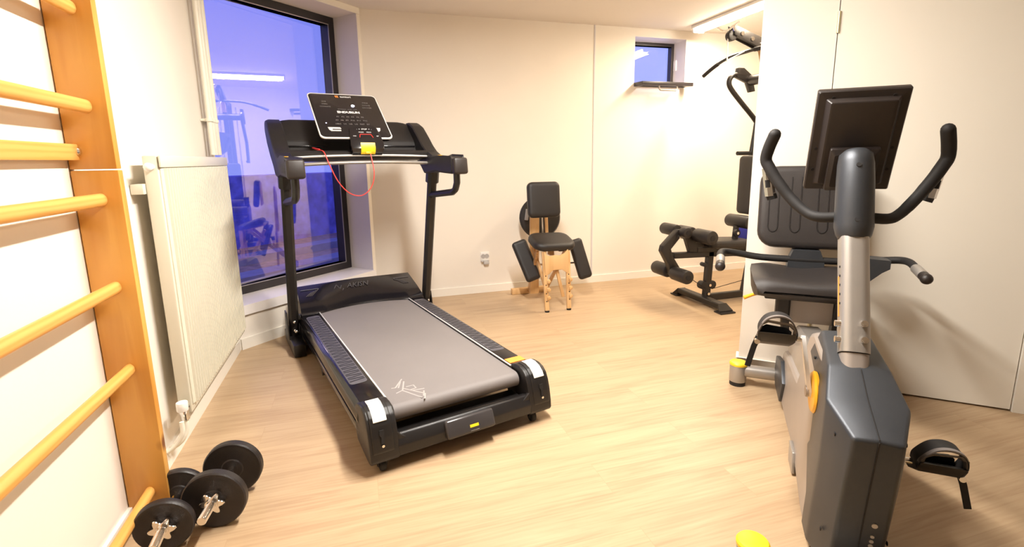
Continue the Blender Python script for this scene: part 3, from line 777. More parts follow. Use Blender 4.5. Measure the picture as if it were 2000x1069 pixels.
Bk('rear_side_panel', MB().prism([(1.16, .05), (1.36, .05), (1.42, .12), (1.40, .20), (1.22, .24), (1.10, .17)], 'x', -.094, -.072, .004), 'slate')
Bk('rear_side_panel', MB().prism([(1.16, .05), (1.36, .05), (1.42, .12), (1.40, .20), (1.22, .24), (1.10, .17)], 'x', .072, .094, .004), 'slate')
Bk('frame_bracket', MB().prism([(.60, .01), (.70, .01), (.72, .09), (.62, .09)], 'x', -.098, -.085, .003), 'alu')
# dark front housing
def hs(X, ht, hm, hbm, zt, zm, zb):   # half width at top, mid, bottom
    return [q3(X, -hbm, zb), q3(X, hbm, zb), q3(X, hm, zb+.18 if zm > .25 else zm), q3(X, hm, zm), q3(X, ht, zt), q3(X, ht*.5, zt+.004), q3(X, 0, zt+.005), q3(X, -ht*.5, zt+.004), q3(X, -ht, zt), q3(X, -hm, zm), q3(X, -hm, zb+.18 if zm > .25 else zm), q3(X, -hbm, zb)]
hr = []
#   front face slopes back toward the floor: rings follow
def ring_poly(top, mid, X_shift): pass
A_ = MB()
b = bmesh.new()
def bv(X, Y, z): return b.verts.new(q3(X, Y, z))
L_ = {}
for sgn in (-1, 1):
    L_[sgn] = dict(ft=bv(-.005, sgn*.058, .508), fb=bv(.085, sgn*.062, .02),
                   mt=bv(.135, sgn*.103, .552), mb=bv(.135, sgn*.103, .36), mb2=bv(.21, sgn*.102, .02),
                   nt=bv(.255, sgn*.083, .612), nt2=bv(.30, sgn*.100, .52), rt=bv(.47, sgn*.070, .655), rs=bv(.50, sgn*.094, .56), rs2=bv(.30, sgn*.103, .33), rb=bv(.33, sgn*.1035, .30), rb2=bv(.27, sgn*.1035, .16), rb3=bv(.30, sgn*.1025, .02))
ce = dict(ft=bv(-.005, 0, .512), fb=bv(.082, 0, .02), mt=bv(.135, 0, .562), nt=bv(.255, 0, .622), rt=bv(.47, 0, .66))
for sgn in (-1, 1):
    d = L_[sgn]
    for f_ in ([d['ft'], d['fb'], ce['fb'], ce['ft']], [d['ft'], ce['ft'], ce['mt'], d['mt']], [d['mt'], ce['mt'], ce['nt'], d['nt']], [d['nt'], ce['nt'], ce['rt'], d['rt']],
               [d['ft'], d['mt'], d['mb']], [d['ft'], d['mb'], d['mb2'], d['fb']], [d['mt'], d['nt'], d['nt2'], d['mb']], [d['nt'], d['rt'], d['rs'], d['nt2']],
               [d['mb'], d['nt2'], d['rs2']], [d['mb'], d['rs2'], d['rb'], d['rb2']], [d['mb'], d['rb2'], d['mb2']], [d['mb2'], d['rb2'], d['rb3']]):
        b.faces.new(f_ if sgn < 0 else f_[::-1])
l, r_ = L_[-1], L_[1]
for k in (('rt', 'rs'), ('rs', 'nt2'), ('nt2', 'rs2'), ('rs2', 'rb'), ('rb', 'rb2'), ('rb2', 'rb3'), ('rb3', 'mb2')):
    pass
# close: inner back wall
b.faces.new([l['rt'], ce['rt'], r_['rt'], r_['rs'], l['rs']])
b.faces.new([l['rs'], r_['rs'], r_['nt2'], l['nt2']]); b.faces.new([l['nt2'], r_['nt2'], r_['rs2'], l['rs2']]); b.faces.new([l['rs2'], r_['rs2'], r_['rb'], l['rb']])
b.faces.new([l['rb'], r_['rb'], r_['rb2'], l['rb2']]); b.faces.new([l['rb2'], r_['rb2'], r_['rb3'], l['rb3']]); b.faces.new([l['rb3'], r_['rb3'], r_['mb2'], l['mb2']]); b.faces.new([l['mb2'], r_['mb2'], r_['fb'], ce['fb'], l['fb']])
bmesh.ops.recalc_face_normals(b, faces=b.faces[:])
es = [e for e in b.edges if len(e.link_faces) == 2 and e.calc_face_angle(0) > R(14)]
bmesh.ops.bevel(b, geom=es, offset=.010, segments=3, profile=.5, affect='EDGES', clamp_overlap=True)
A_.merge(b)
hsg = Bk('front_housing', A_, 'slate', angle=30)
o = MB(); o.tube([q3(-.0065, 0, .509), q3(.0785, 0, .03)], .0018, 6); o.tube([q3(-.004, 0, .515), q3(.135, 0, .564), q3(.235, 0, .614)], .0016, 6)
SP_Bk('housing_seam', o, 'rubber', hsg)
o = MB()
for X_, Y_, z_ in ((.075, -.083, .475), (.115, -.0835, .14), (.115, .0835, .14), (.075, .083, .475)): o.sphere(q3(X_, Y_, z_), .007, 10, sc=(.35, 1, 1))
for X_, z_ in ((.40, .575), ): o.sphere(q3(X_, -.092, z_), .006, 10, sc=(.6, 1, 1))
SP_Bk('screw_hole', o, 'rubber', hsg)
o = MB()
for zz_, rr_ in ((.235, .0075), (.195, .005), (.178, .0055), (.162, .006)):
    X_ = -.005+.09*(.508-zz_)/.488
    o.cyl(q3(X_+.001, .028, zz_), q3(X_-.003, .028, zz_-.0005), rr_, 14)
SP_Bk('socket_port', o, 'alu', hsg)
o = MB(); X_ = -.005+.09*(.508-.125)/.488; o.box(q3(X_-.001, .022, .125), (.036, .004, .032), .001, rot=(R(10), 0, 0))
Bk('rating_plate', o, 'alu', hsg)
# cranks, pedals
PX, PZ, CR = .31, .49, .165
def crank(sgn, dX, dZ):
    y0 = sgn*.112
    c = Bk('crank_arm', MB().loft([[q3(PX+dX*t+nx*w, y0+sgn*(.004+.022*t)+o_*.006, PZ+dZ*t+nz*w) for nx, nz, w, o_ in ((-dZ/CR, dX/CR, ww, -1), (-dZ/CR, dX/CR, ww, 1), (dZ/CR, -dX/CR, ww, 1), (dZ/CR, -dX/CR, ww, -1))] for t, ww in ((-.1, .012), (0, .019), (.15, .016), (.85, .012), (1.0, .014), (1.08, .008))]), 'silver')
    ex_, ez_ = PX+dX, PZ+dZ
    yp = y0+sgn*.026
    Bk('pedal_axle', MB().cyl(q3(ex_, yp, ez_), q3(ex_, yp+sgn*.035, ez_), .009, 14), 'chrome', c)
    # pedal body: self levelling with a heel plate, strap loop above
    pt_ = R(24)
    def pq(a, y, z): return q3(ex_+a*math.cos(pt_)+z*math.sin(pt_)*-1, yp+sgn*(.03+y), ez_+a*math.sin(pt_)*-1+z*math.cos(pt_))
    p = MB()
    p.loft([[pq(a, .004, zb), pq(a, .104, zb), pq(a, .110, zb+.010), pq(a, .108, zt), pq(a, 0, zt), pq(a, -.002, zb+.01)] for a, zb, zt in ((-.058, -.012, .006), (-.050, -.034, .008), (.035, -.034, .008), (.055, -.022, .006))])
    gd = MB(); pr_ = [(.0, .0), (.0, .030), (.018, .050), (.085, .058), (.104, .040), (.112, .0), (.106, .0), (.098, .036), (.082, .050), (.022, .042), (.007, .026), (.007, .0)]
    gd.loft([[pq(a, y_, z_+.004) for y_, z_ in pr_] for a in (-.052, -.030)])
    gd_later = gd
    pd2 = Bk('pedal', p, 'blkm', c)
    hp = MB(); hp.loft([[pq(a, y_, z_+.004) for y_, z_ in ((.002, .0), (.004, .028), (.02, .044), (.083, .052), (.100, .036), (.108, .0))] for a in (.030, .040)]); Bk('heel_plate', hp, 'blkm', pd2)
    Bk('toe_guard', gd_later, mat('guard_grey', (.085, .072, .065), .45), pd2)
    st_ = MB()
    pts = [pq(-.01, .102, -.01), pq(-.012, .108, .03), pq(-.012, .090, .075), pq(-.012, .055, .092), pq(-.012, .02, .078), pq(-.012, -.004, .03), pq(-.01, -.004, .0)]
    pts = catmull(pts, 5)
    st_.loft([[p_+Vector((0, -.032, 0)), p_+Vector((0, .032, 0)), p_+Vector((0, .032, .004))*1.0, p_+Vector((0, -.032, .004))] for p_ in pts])
    Bk('pedal_strap', st_, 'rubber', pd2)
    st_ = MB(); st_.loft([[p_+Vector((0, -.036, .003)), p_+Vector((0, -.022, .003)), p_+Vector((0, -.022, .008)), p_+Vector((0, -.036, .008))] for p_ in pts])
    Bk('strap_edge', st_, mat('strap_grey', (.16, .14, .13), .5), pd2)
    tl = MB(); e0 = pq(-.02, .105, -.01)
    tl.rtube([e0, e0+Vector((sgn*.012, -.004, -.035)), e0+Vector((sgn*.028, -.012, -.105))], .018, .004, up=(0, 1, 0))
    Bk('strap_tail', tl, 'rubber', pd2)
    tl = MB(); tl.cyl(e0+Vector((sgn*.004, -.02, -.012)), e0+Vector((sgn*.004, .02, -.012)), .009, 12); Bk('strap_buckle', tl, 'chrome', pd2)
crank(-1, .045, .159); crank(1, -.045, -.159)
for sgn in (-1, 1):
    o = MB(); o.lathe([(0, .066), (.007, .068), (.013, .062), (.015, .045), (.015, .0)], q3(PX, sgn*.096, PZ), q3(0, sgn, 0), 40)
    dsc = Bk('crank_disc', o, 'amber' )
    o = MB(); o.lathe([(.0, .020), (.008, .018), (.009, .0)], q3(PX, sgn*.118, PZ), q3(0, sgn, 0), 20)
    Bk('crank_cap', o, 'spaint', dsc)
# front post
pa, pb_ = q3(.262, -.008, .56), q3(.478, -.008, 1.01)
pdv = (pb_-pa).normalized()
def post_ring(p, w, d_, c=.35, n=6):
    x_ = Vector((1, 0, 0)); y_ = pdv.cross(x_).normalized()
    rg = []
    for cx, cy, a0 in ((w/2-w*c, d_/2-w*c, 0), (-w/2+w*c, d_/2-w*c, 90), (-w/2+w*c, -d_/2+w*c, 180), (w/2-w*c, -d_/2+w*c, 270)):
        for k in range(n+1):
            a = R(a0+90*k/n); rg.append(p + x_*(cx+w*c*math.cos(a)) + y_*(cy+w*c*math.sin(a)))
    return rg
Bk('post_base', MB().loft([post_ring(pa, .074, .082), post_ring(pa+pdv*.085, .074, .082)]), 'spaint')
pst = Bk('front_post', MB().loft([post_ring(pa+pdv*.088, .080, .09), post_ring(pb_, .080, .09)]), 'alu')
o = MB()
fr_ = -(pdv.cross(Vector((1, 0, 0)))).normalized()
if fr_.y > 0: fr_ = -fr_
for t in (.125, .175):
    for dx in (.018, ):
        c0 = pa+pdv*t+Vector((dx, 0, 0)); o.cyl(c0+fr_*.038, c0+fr_*.054, .012, 16, r2=.010); o.cyl(c0+fr_*.054, c0+fr_*.058, .0075, 6)
    c0 = pa+pdv*t+fr_*.015; o.cyl(c0+Vector((-.036, 0, 0)), c0+Vector((-.054, 0, 0)), .012, 16, r2=.010)
SP_Bk('post_bolt', o, 'chrome', pst)
o = MB(); sd = pdv.copy()
o.loft([[pa+pdv*t+Vector((-.0405, 0, 0))+fr_*(.008-a_) for a_ in (0, .012)] + [pa+pdv*t+Vector((-.0415, 0, 0))+fr_*(.008-a_) for a_ in (.012, 0)] for t in (.20, .33)])
Bk('warning_label', o, 'orange', pst)
o = MB()
for t in (.24, .27, .30, .33, .36): c0 = pa+pdv*t+Vector((-.039, 0, 0))+fr_*.016; o.cyl(c0, c0+Vector((-.0025, 0, 0)), .004, 8)
SP_Bk('height_hole', o, 'rubber', pst)
# console sleeve
sl0, sl1 = q3(.462, -.008, .975), q3(.548, -.008, 1.245)
sdv = (sl1-sl0).normalized()
def ring_el(c, rx_, ry_, n=28, tiltz=0., ax=None):
    x_ = Vector((1, 0, 0)); y_ = (ax or sdv).cross(x_).normalized()
    return [c + x_*rx_*math.cos(2*PI*k/n) + y_*ry_*math.sin(2*PI*k/n) + (ax or sdv)*(tiltz*math.sin(2*PI*k/n)) for k in range(n)]
Bk('console_sleeve', MB().loft([ring_el(sl0+sdv*.0, .043, .05), ring_el(sl0+sdv*.012, .050, .056), ring_el(sl0+sdv*.04, .056, .063), ring_el(sl0+sdv*.20, .054, .062), ring_el(sl1-sdv*.03, .052, .060, tiltz=0), ring_el(sl1+sdv*.0, .048, .055, tiltz=-.0), ring_el(sl1+sdv*.014, .034, .04)]), 'slate')
o = MB()
for t in (.045, .225):
    c0 = sl0+sdv*t+Vector((-.004, 0, 0)); o.cyl(c0+fr_*.055, c0+fr_*.0635, .007, 12)
SP_Bk('sleeve_screw', o, 'rubber')
# monitor
mc = q3(.63, -.002, 1.292); mup = q3(-.40, 0, .917).normalized(); mnr = q3(-.917, 0, -.40).normalized()   # mnr = back side normal facing the camera
mx_ = mup.cross(mnr).normalized()
MM = Matrix.Translation(mc) @ Matrix((mx_, mup, mnr)).transposed().to_4x4()
def bx3(w, h, z, q=.006, n=3, dy=0., tp=0.): return [(x*(1), y+dy, z) for x, y in rrect(w, h, q, n, tp)]
MW, MH = .262, .365
mon = Bk('monitor', MB().loft([bx3(MW-.01, MH-.01, -.022), bx3(MW, MH, -.018), bx3(MW, MH, .0), bx3(MW-.008, MH-.008, .006), bx3(MW-.05, MH-.05, .010), bx3(MW-.075, MH-.07, .034, dy=.004), bx3(MW-.085, MH-.14, .036, dy=.036)], mtx=MM), 'slated', angle=20)
Bk('monitor_screen', MB().box((0, .03, -.0225), (.2, .2, .002), mtx=MM), 'blkg', mon)
Bk('monitor_hub', MB().loft([bx3(.150, .165, .02, dy=-.085), bx3(.145, .155, .052, dy=-.085), bx3(.120, .12, .060, dy=-.085)], mtx=MM), 'slated', mon, angle=20)
o = MB()
for x, y, z in ((-.085, .160, .010), (.085, .160, .010), (-.112, -.02, .008), (.112, -.02, .008), (-.112, -.10, .008), (.112, -.1, .008), (-.03, -.02, .0525), ):
    p_ = MM @ V(x, y, z); o.cyl(p_, p_+mnr*.002, .0055, 12)
o.cyl(MM @ V(0, -.03, .053), MM @ V(0, -.03, .0615), .007, 12)
SP_Bk('monitor_screw', o, 'rubber', mon)
# handlebar
hbX = .60
hb = MB()
for sgn in (-1, 1):
    cx = -.003
    hb.tube([q3(.50, cx+sgn*.02, 1.045), q3(.52, cx+sgn*.095, 1.038), q3(.55, cx+sgn*.135, 1.052), q3(.585, cx+sgn*.18, 1.095), q3(.61, cx+sgn*.225, 1.155), q3(.625, cx+sgn*.255, 1.205), q3(.63, cx+sgn*.268, 1.235), q3(.618, cx+sgn*.262, 1.275), q3(.60, cx+sgn*.250, 1.315), q3(.597, cx+sgn*.248, 1.322)],
            [.0175, .0175, .0175, .0185, .0195, .020, .020, .0205, .0205, .0205], 16, smooth=5)
    hb.sphere(q3(.597, cx+sgn*.248, 1.322), .0204, 14)
hbo = Bk('handlebar', hb, 'rubber')
for sgn in (-1, 1):
    o = MB(); pcn = q3(.655, -.003+sgn*.252, 1.145)
    o.rtube([pcn+V(sgn*-.010, .0, -.046), pcn+V(sgn*.008, 0, .058)], .036, .024, up=(0, 1, 0), bev=.4)
    sn = Bk('pulse_sensor', o, 'chrome', hbo)
    o = MB(); o.rtube([pcn+V(sgn*-.0, -.009, -.014), pcn+V(sgn*.004, -.009, .014)], .018, .01, up=(0, 1, 0), bev=.4)
    Bk('sensor_button', o, 'rubber', sn)
    o = MB(); o.rtube([pcn+V(sgn*-.018, .002, -.058), pcn+V(sgn*-.012, .002, -.040)], .036, .026, up=(0, 1, 0), bev=.4)
    Bk('sensor_end', o, 'rubber', sn)
# seat, backrest, side handles
def seat_ring(X, hw, zt, zb, dip): 
    n = 12; up_ = []; 
    for k in range(n+1):
        f_ = -1+2*k/n; e = 1-abs(f_)**6
        up_.append(q3(X+.0, f_*hw, zt-dip*(1-f_*f_)-.030*(1-e)))
    lo_ = [q3(X, f_*hw*.96, zb-.012*(1-f_*f_)) for f_ in [1-2*k/n for k in range(n+1)]]
    return [p-Vector((.035, 0, 0)) for p in up_+lo_]
st = Bk('seat_pad', MB().loft([seat_ring(1.035, .175, .655, .635, .0), seat_ring(1.045, .205, .685, .615, .012), seat_ring(1.08, .218, .708, .605, .028), seat_ring(1.14, .222, .722, .605, .045), seat_ring(1.25, .225, .728, .610, .052), seat_ring(1.36, .215, .728, .620, .045), seat_ring(1.42, .19, .715, .635, .03), seat_ring(1.435, .16, .69, .65, .01)]), 'vinylg', angle=50)
Bk('seat_base', MB().box(q3(1.23, 0, .598), (.40, .30, .018), .006), 'blkm', st)
bm_ = Matrix.Translation(q3(1.50, .0, .98)) @ Matrix.Rotation(R(90-9), 4, 'X')
# pad local +z must face the rider side (-X i.e. local -y): rotate about x by +90 -> z points to -y
bkp = Bk('backrest', MB().pad(.455, .42, .065, .085, bm_, dish=.0), 'vinylg')
o = MB()
for xx in (-.16, -.06, .06, .16):
    pts = []
    for k in range(13):
        a = PI*k/12; pts.append(bm_ @ V(xx+.022*math.cos(a+PI), -.10+.03*-math.sin(a), .0655))
    pts = [bm_ @ V(xx-.022, .15, .0645)] + pts + [bm_ @ V(xx+.022, .15, .0645)]
    o.tube(pts, .003, 6)
SP_Bk('backrest_seam', o, 'vinyl', bkp)
Bk('backrest_shell', MB().pad(.44, .40, .018, .08, Matrix.Translation(q3(1.518, 0, .98)) @ Matrix.Rotation(R(90-9), 4, 'X')), 'blkm', bkp)
Bk('backrest_post', MB().rtube([q3(1.43, 0, .60), q3(1.50, 0, .72), q3(1.54, 0, .90)], .09, .05, up=(0, -1, 0)), 'alu')
o = MB()
o.loft([[q3(1.385, -w, z), q3(1.385, w, z), q3(1.45, w, z), q3(1.45, -w, z)] for w, z in ((.085, .62), (.080, .72), (.06, .775))])
Bk('seat_bracket', o, 'slate')
o = MB()
for sgn in (-1, 1):
    o.tube([q3(1.40, 0, .725), q3(1.40, sgn*.20, .728), q3(1.39, sgn*.30, .742), q3(1.36, sgn*.375, .755), q3(1.30, sgn*.40, .757), q3(1.20, sgn*.40, .745)], .017, 14, smooth=5)
sh_ = Bk('side_handle', o, 'rubber')
for sgn in (-1, 1):
    o = MB(); o.cyl(q3(1.22, sgn*.40, .747), q3(1.12, sgn*.40, .735), .021, 18, bev=.004)
    Bk('hand_grip', o, 'alu', sh_)
    o = MB(); o.cyl(q3(1.12, sgn*.40, .735), q3(1.085, sgn*.40, .730), .021, 18); o.sphere(q3(1.083, sgn*.40, .730), .0235, 16)
    Bk('grip_end', o, 'slated', sh_)
Bk('handle_brace', MB().loft([[q3(1.30, .24, .64), q3(1.30, .30, .70), q3(1.30, .33, .72), q3(1.30, .33, .76), q3(1.30, .24, .765)], [q3(1.40, .24, .64), q3(1.40, .30, .70), q3(1.40, .33, .72), q3(1.40, .33, .76), q3(1.40, .24, .765)]]), 'slate', sh_)
o = MB(); o.tube([q3(1.16, -.20, .60), q3(1.15, -.25, .585), q3(1.14, -.285, .57)], [.006, .008, .0095], 10)
lv = Bk('seat_lever', o, 'amber')
o = MB(); o.sphere(q3(1.16, -.19, .60), .02, 12); Bk('lever_hub', o, 'blkm', lv)
Bk('seat_carriage', MB().loft([[q3(1.14, -.09, .47), q3(1.14, .09, .47), q3(1.14, .09, .60), q3(1.14, -.09, .60)], [q3(1.33, -.09, .44), q3(1.33, .09, .44), q3(1.33, .09, .60), q3(1.33, -.09, .60)]]), 'spaint')
o = MB(); o.rtube([q3(1.12, -.118, .60), q3(1.12, -.118, .50)], .06, .06, up=(0, 1, 0)); o.rtube([q3(1.13, -.105, .50), q3(1.16, -.09, .36)], .035, .04, up=(0, 1, 0))
SP_Bk('carriage_latch', o, 'blkm')
o = MB(); o.rtube([q3(1.14, .105, .60), q3(1.16, .095, .36)], .02, .06, up=(0, 1, 0)); SP_Bk('carriage_latch', o, 'blkm')
# stabilisers
for X_, nm in ((0.0, 'front'), (1.418, 'rear')):
    o = MB(); o.cyl(q3(X_, -.24, .085), q3(X_, .24, .085), .034 if nm == 'rear' else .03, 20)
    stb = Bk(nm+'_stabiliser', o, 'alu')
    for sgn in (-1, 1):
        cc = sgn*.272
        pod = Bk('foot_pod', MB().cyl(q3(X_, cc, .022), q3(X_, cc, .118), .044, 28, bev=.003), 'alu', stb)
        Bk('pod_cap', MB().lathe([(0, .046), (.010, .0465), (.016, .042), (.019, .03), (.020, 0)], q3(X_, cc, .116), (0, 0, 1), 28), 'yellow', pod)
        Bk('pod_foot', MB().cyl(q3(X_, cc, 0), q3(X_, cc, .024), .041, 24), 'rubber', pod)

# ------------------------------------------------------------------ dumbbells
def dumbbell(label, c0, c1, rad, tp, scale=1.):
    """c0: centre of the near plate on the ground plane, c1: the far one"""
    a = Vector((c0[0], c0[1], rad)); e = Vector((c1[0], c1[1], rad)); d = (e-a).normalized(); Lh = (e-a).length
    t = thing('dumbbell', label, 'dumbbell', ((a.x+e.x)/2, (a.y+e.y)/2, 0), 0, 'dumbbells beside the wall bars')
    off = -Vector(t.location)
    def loc(p): return p+off
    finish('bar', MB().cyl(loc(a-d*.115), loc(e+d*.115), .0135, 20, bev=.002), 'chrome', t)
    finish('handle', MB().tube([loc(a+d*(tp*.5+Lh*f_)) for f_ in (0.0, .12, .3, .5, .7, .88)], [.018, .0165, .0155, .0165, .0155, .018], 18), 'chrome', t)
    for p, sgn in ((a, -1), (e, 1)):
        q = loc(p); dd = d*sgn
        pl_ = finish('weight_plate', MB().lathe([(-tp/2, .0145), (-tp/2, rad*.34), (-tp/2+.004, rad*.38), (-tp/2+.004, rad*.80), (-tp/2, rad*.86), (-tp/2, rad*.96), (-tp/2+.005, rad), (tp/2-.005, rad), (tp/2, rad*.96), (tp/2, rad*.86), (tp/2-.004, rad*.80), (tp/2-.004, rad*.38), (tp/2, rad*.34), (tp/2, .0145)], q, dd, 48), 'iron', t)
        # star shaped collar
        x_, y_, d_ = frame_from(dd); n = 72
        ring = lambda tt, sc: [q+dd*tt+(x_*math.cos(2*PI*k/n)+y_*math.sin(2*PI*k/n))*(sc*(.034+.0075*math.cos(6*2*PI*k/n))) for k in range(n)]
        finish('star_collar', MB().loft([ring(tp/2+.0005, .93), ring(tp/2+.003, 1), ring(tp/2+.014, 1), ring(tp/2+.017, .93)]), 'chrome', t)
        finish('collar_hub', MB().cyl(q+dd*(tp/2+.015), q+dd*(tp/2+.024), .020, 24), 'chrome', t)
        th_ = MB()
        for k in range(14): th_.lathe([(0, .0135), (.002, .0150), (.004, .0135)], q+dd*(tp/2+.03+k*.0052), dd, 16)
        finish('bar_thread', th_, 'chrome', t)
    # lugs keep plate marks in relief
    return t
dumbbell('large black cast iron dumbbell lying on the floor, right one of the pair', (-.545, 1.800), (-.525, 1.985), .104, .034)
dumbbell('small black cast iron dumbbell lying on the floor beside the wall bars', (-.678, 1.730), (-.685, 1.905), .088, .030)

# ------------------------------------------------------------------ massage chair
ch = thing('massage_chair', 'wooden kneeling massage chair with black pads against the back wall', 'massage chair', (1.54, 3.95, 0), 0)
CO = Vector((1.54, 3.95, 0))
def Cw(*p): return Vector(p)-CO
def C(name, mb, m, parent=ch, **k): return finish(name, mb, m, parent, **k)
def SP_C(name, mb, m, parent=ch): return split_parts(name, mb, m, parent)
def PADM(c, ax, up, nr):
    ax = Vector(ax).normalized(); nr = Vector(nr); nr = (nr-ax*nr.dot(ax)).normalized(); up = nr.cross(ax)
    return Matrix.Translation(Cw(*c)) @ Matrix((ax, up, nr)).transposed().to_4x4()
C('chest_pad', MB().pad(.285, .30, .06, .045, PADM((1.500, 4.00, .905), (1, -.05, .0), None, (.08, -1, .12)), puff=.4), 'vinyl')
C('chest_pad_board', MB().box(Cw(1.505, 4.015, .905), (.25, .012, .26), .003), 'birch')
C('face_cushion', MB().lathe([(0, .175), (.012, .19), (.045, .195), (.065, .18), (.07, .10), (.07, 0)], Cw(1.595, 4.36, .715), (-.05, -1, .08), 40), 'vinyl')
C('cushion_strap', MB().box(Cw(1.45, 4.27, .755), (.03, .02, .10), .002, rot=(0, R(8), 0)), mat('grey_webbing', (.30, .29, .29), .7), ch)
C('seat_pad', MB().pad(.375, .27, .065, .09, PADM((1.535, 3.90, .532), (1, .04, -.035), None, (.03, -.30, 1)), puff=.45), 'vinyl')
C('seat_board', MB().box(Cw(1.535, 3.93, .525), (.30, .20, .012), .003, rot=(R(14), R(2), 0)), 'birch')
C('knee_pad', MB().pad(.135, .37, .05, .03, PADM((1.362, 4.06, .375), (.93, .05, .28), None, (-.1, -1, .32)), puff=.4), 'vinyl')
C('knee_pad', MB().pad(.125, .36, .05, .03, PADM((1.845, 4.00, .370), (.98, .0, .22), None, (.25, -1, .32)), puff=.4), 'vinyl')
# central column
C('back_column', MB().rtube([Cw(1.46, 4.12, .06), Cw(1.485, 4.16, .98)], .085, .022, up=(0, -1, 0)), 'birch')
C('back_column', MB().rtube([Cw(1.60, 4.15, .45), Cw(1.585, 4.16, .92)], .026, .022, up=(0, -1, 0)), 'birch')
C('adjusting_rod', MB().cyl(Cw(1.555, 4.14, .58), Cw(1.545, 4.15, .88), .007, 12), 'chrome')
# front plate with scalloped top
pl2 = [(1.418, .505), (1.445, .475), (1.475, .462), (1.52, .470), (1.56, .462), (1.60, .480), (1.632, .51), (1.640, .30), (1.60, .33), (1.575, .345), (1.50, .345), (1.465, .315), (1.432, .30)]
C('front_plate', MB().prism([(x-CO.x, z) for x, z in pl2], 'y', 3.755-CO.y, 3.775-CO.y, .002), 'birch')
for x0, x1 in ((1.43, 1.437), (1.642, 1.632)):
    lg = C('front_leg', MB().rtube([Cw(x0, 3.79, .50), Cw(x1, 3.735, .012)], .036, .022, up=(0, -1, 0)), 'birch')
    k_ = MB()
    for z in (.26, .19, .12): k_.lathe([(0, .0), (0, .020), (.010, .018), (.014, .008), (.014, 0)], Cw(x1+.012, 3.722+.022*z*2, z), (.15, -1, 0), 5)
    SP_C('leg_knob', k_, 'birch', lg)
    hs_ = MB()
    for z in (.30, .225, .155, .09): hs_.cyl(Cw((x0+x1)/2+.0, 3.7255+.11*z, z), Cw((x0+x1)/2, 3.722+.11*z, z), .005, 10)
    SP_C('leg_hole', hs_, 'rubber', lg)
    C('leg_foot', MB().cyl(Cw(x1, 3.735, 0), Cw(x1, 3.735, .014), .019, 16), 'rubber', lg)
for a_, b_ in (((1.40, 3.86, .50), (1.485, 4.34, .03)), ((1.66, 3.86, .50), (1.66, 4.34, .03)), ((1.42, 4.02, .50), (1.462, 3.86, .20))):
    C('rear_leg', MB().rtube([Cw(*a_), Cw(*b_)], .032, .022, up=(1, 0, 0)), 'birch')
C('diagonal_strut', MB().rtube([Cw(1.55, 3.80, .33), Cw(1.607, 3.80, .10)], .026, .018, up=(0, -1, 0)), 'birch')
C('rear_foot_bar', MB().box(Cw(1.50, 4.36, .028), (.36, .05, .055), .006), 'birch')
C('cross_bar', MB().cyl(Cw(1.36, 4.08, .33), Cw(1.83, 4.04, .33), .010, 12), 'chrome')
C('cross_bar', MB().cyl(Cw(1.43, 3.80, .335), Cw(1.645, 3.80, .345), .009, 12), 'birch')
C('tilt_block', MB().prism([(-.03, 0), (.03, 0), (.02, .07), (-.015, .07)], 'x', -.02, .02, .003, Matrix.Translation(Cw(1.52, 3.86, .455))), 'birch')
C('seat_hinge', MB().box(Cw(1.60, 3.84, .505), (.05, .05, .04), .006), 'rubber')

# ------------------------------------------------------------------ multi gym
gy = thing('multi_gym', 'black multi gym with leg roller bench, press arm and pulldown bar behind the partition', 'multi gym', (2.80, 3.53, 0), 0)
GO = Vector((2.80, 3.53, 0))
def Gw(u, v, z): return Vector((u, v, z))-GO
def G(name, mb, m, parent=gy, **k): return finish(name, mb, m, parent, **k)
def SP_G(name, mb, m, parent=gy): return split_parts(name, mb, m, parent)
VC = 3.53
G('front_base', MB().rtube([Gw(2.775, 3.26, .045), Gw(2.775, 3.80, .045)], .075, .05), 'blkmet')
for v0_, s_ in ((3.26, -1), (3.80, 1)):
    o = MB(); o.loft([[Gw(2.735, v0_-s_*.0, .07), Gw(2.815, v0_, .07), Gw(2.815, v0_, .012), Gw(2.735, v0_, .012)], [Gw(2.715, v0_+s_*.045, .02), Gw(2.845, v0_+s_*.045, .02), Gw(2.845, v0_+s_*.045, 0), Gw(2.715, v0_+s_*.045, 0)]])
    o.box(Gw(2.78, v0_+s_*.03, .006), (.14, .09, .012), .002)
    G('base_foot', o, 'blkmet')
G('floor_beam', MB().rtube([Gw(2.81, VC, .045), Gw(4.05, VC, .045)], .05, .06), 'blkmet')
G('rear_base', MB().rtube([Gw(4.05, 3.15, .04), Gw(4.05, 3.95, .04)], .07, .06), 'blkmet')
G('rear_base', MB().rtube([Gw(3.50, 3.30, .04), Gw(3.50, 3.76, .04)], .06, .06), 'blkmet')
bp_ = G('bench_post', MB().rtube([Gw(2.83, VC, .06), Gw(2.845, VC, .47)], .05, .06, up=(1, 0, 0)), 'blkmet')
o = MB()
for z, du in ((.16, -.045), (.34, -.045), (.16, .04)): o.cyl(Gw(2.832+du, VC-.03, z), Gw(2.832+du, VC+.03, z), .036 if z < .3 else .018, 20, bev=.005)
SP_G('pulley', o, 'blkm', bp_)
o = MB()
for u_, z in ((2.84, .16), (2.83, .085)): o.cyl(Gw(u_, VC-.028, z), Gw(u_, VC-.038, z), .012, 12)
SP_G('bolt', o, 'chrome', bp_)
G('bench_beam', MB().rtube([Gw(2.48, VC, .44), Gw(2.86, VC, .43), Gw(3.50, VC, .40)], .05, .05), 'blkmet')
G('bench_upper_beam', MB().rtube([Gw(2.62, VC, .60), Gw(2.66, VC, .50), Gw(2.80, VC, .485)], .05, .09), 'blkmet')
G('bench_seat', MB().pad(.46, .30, .06, .04, Matrix.Translation(Gw(2.99, VC, .49)) @ Matrix.Rotation(R(3), 4, 'Y')), 'vinyl')
G('seat_support', MB().rtube([Gw(2.70, VC, .475), Gw(3.4, VC, .46)], .06, .05), 'blkmet')
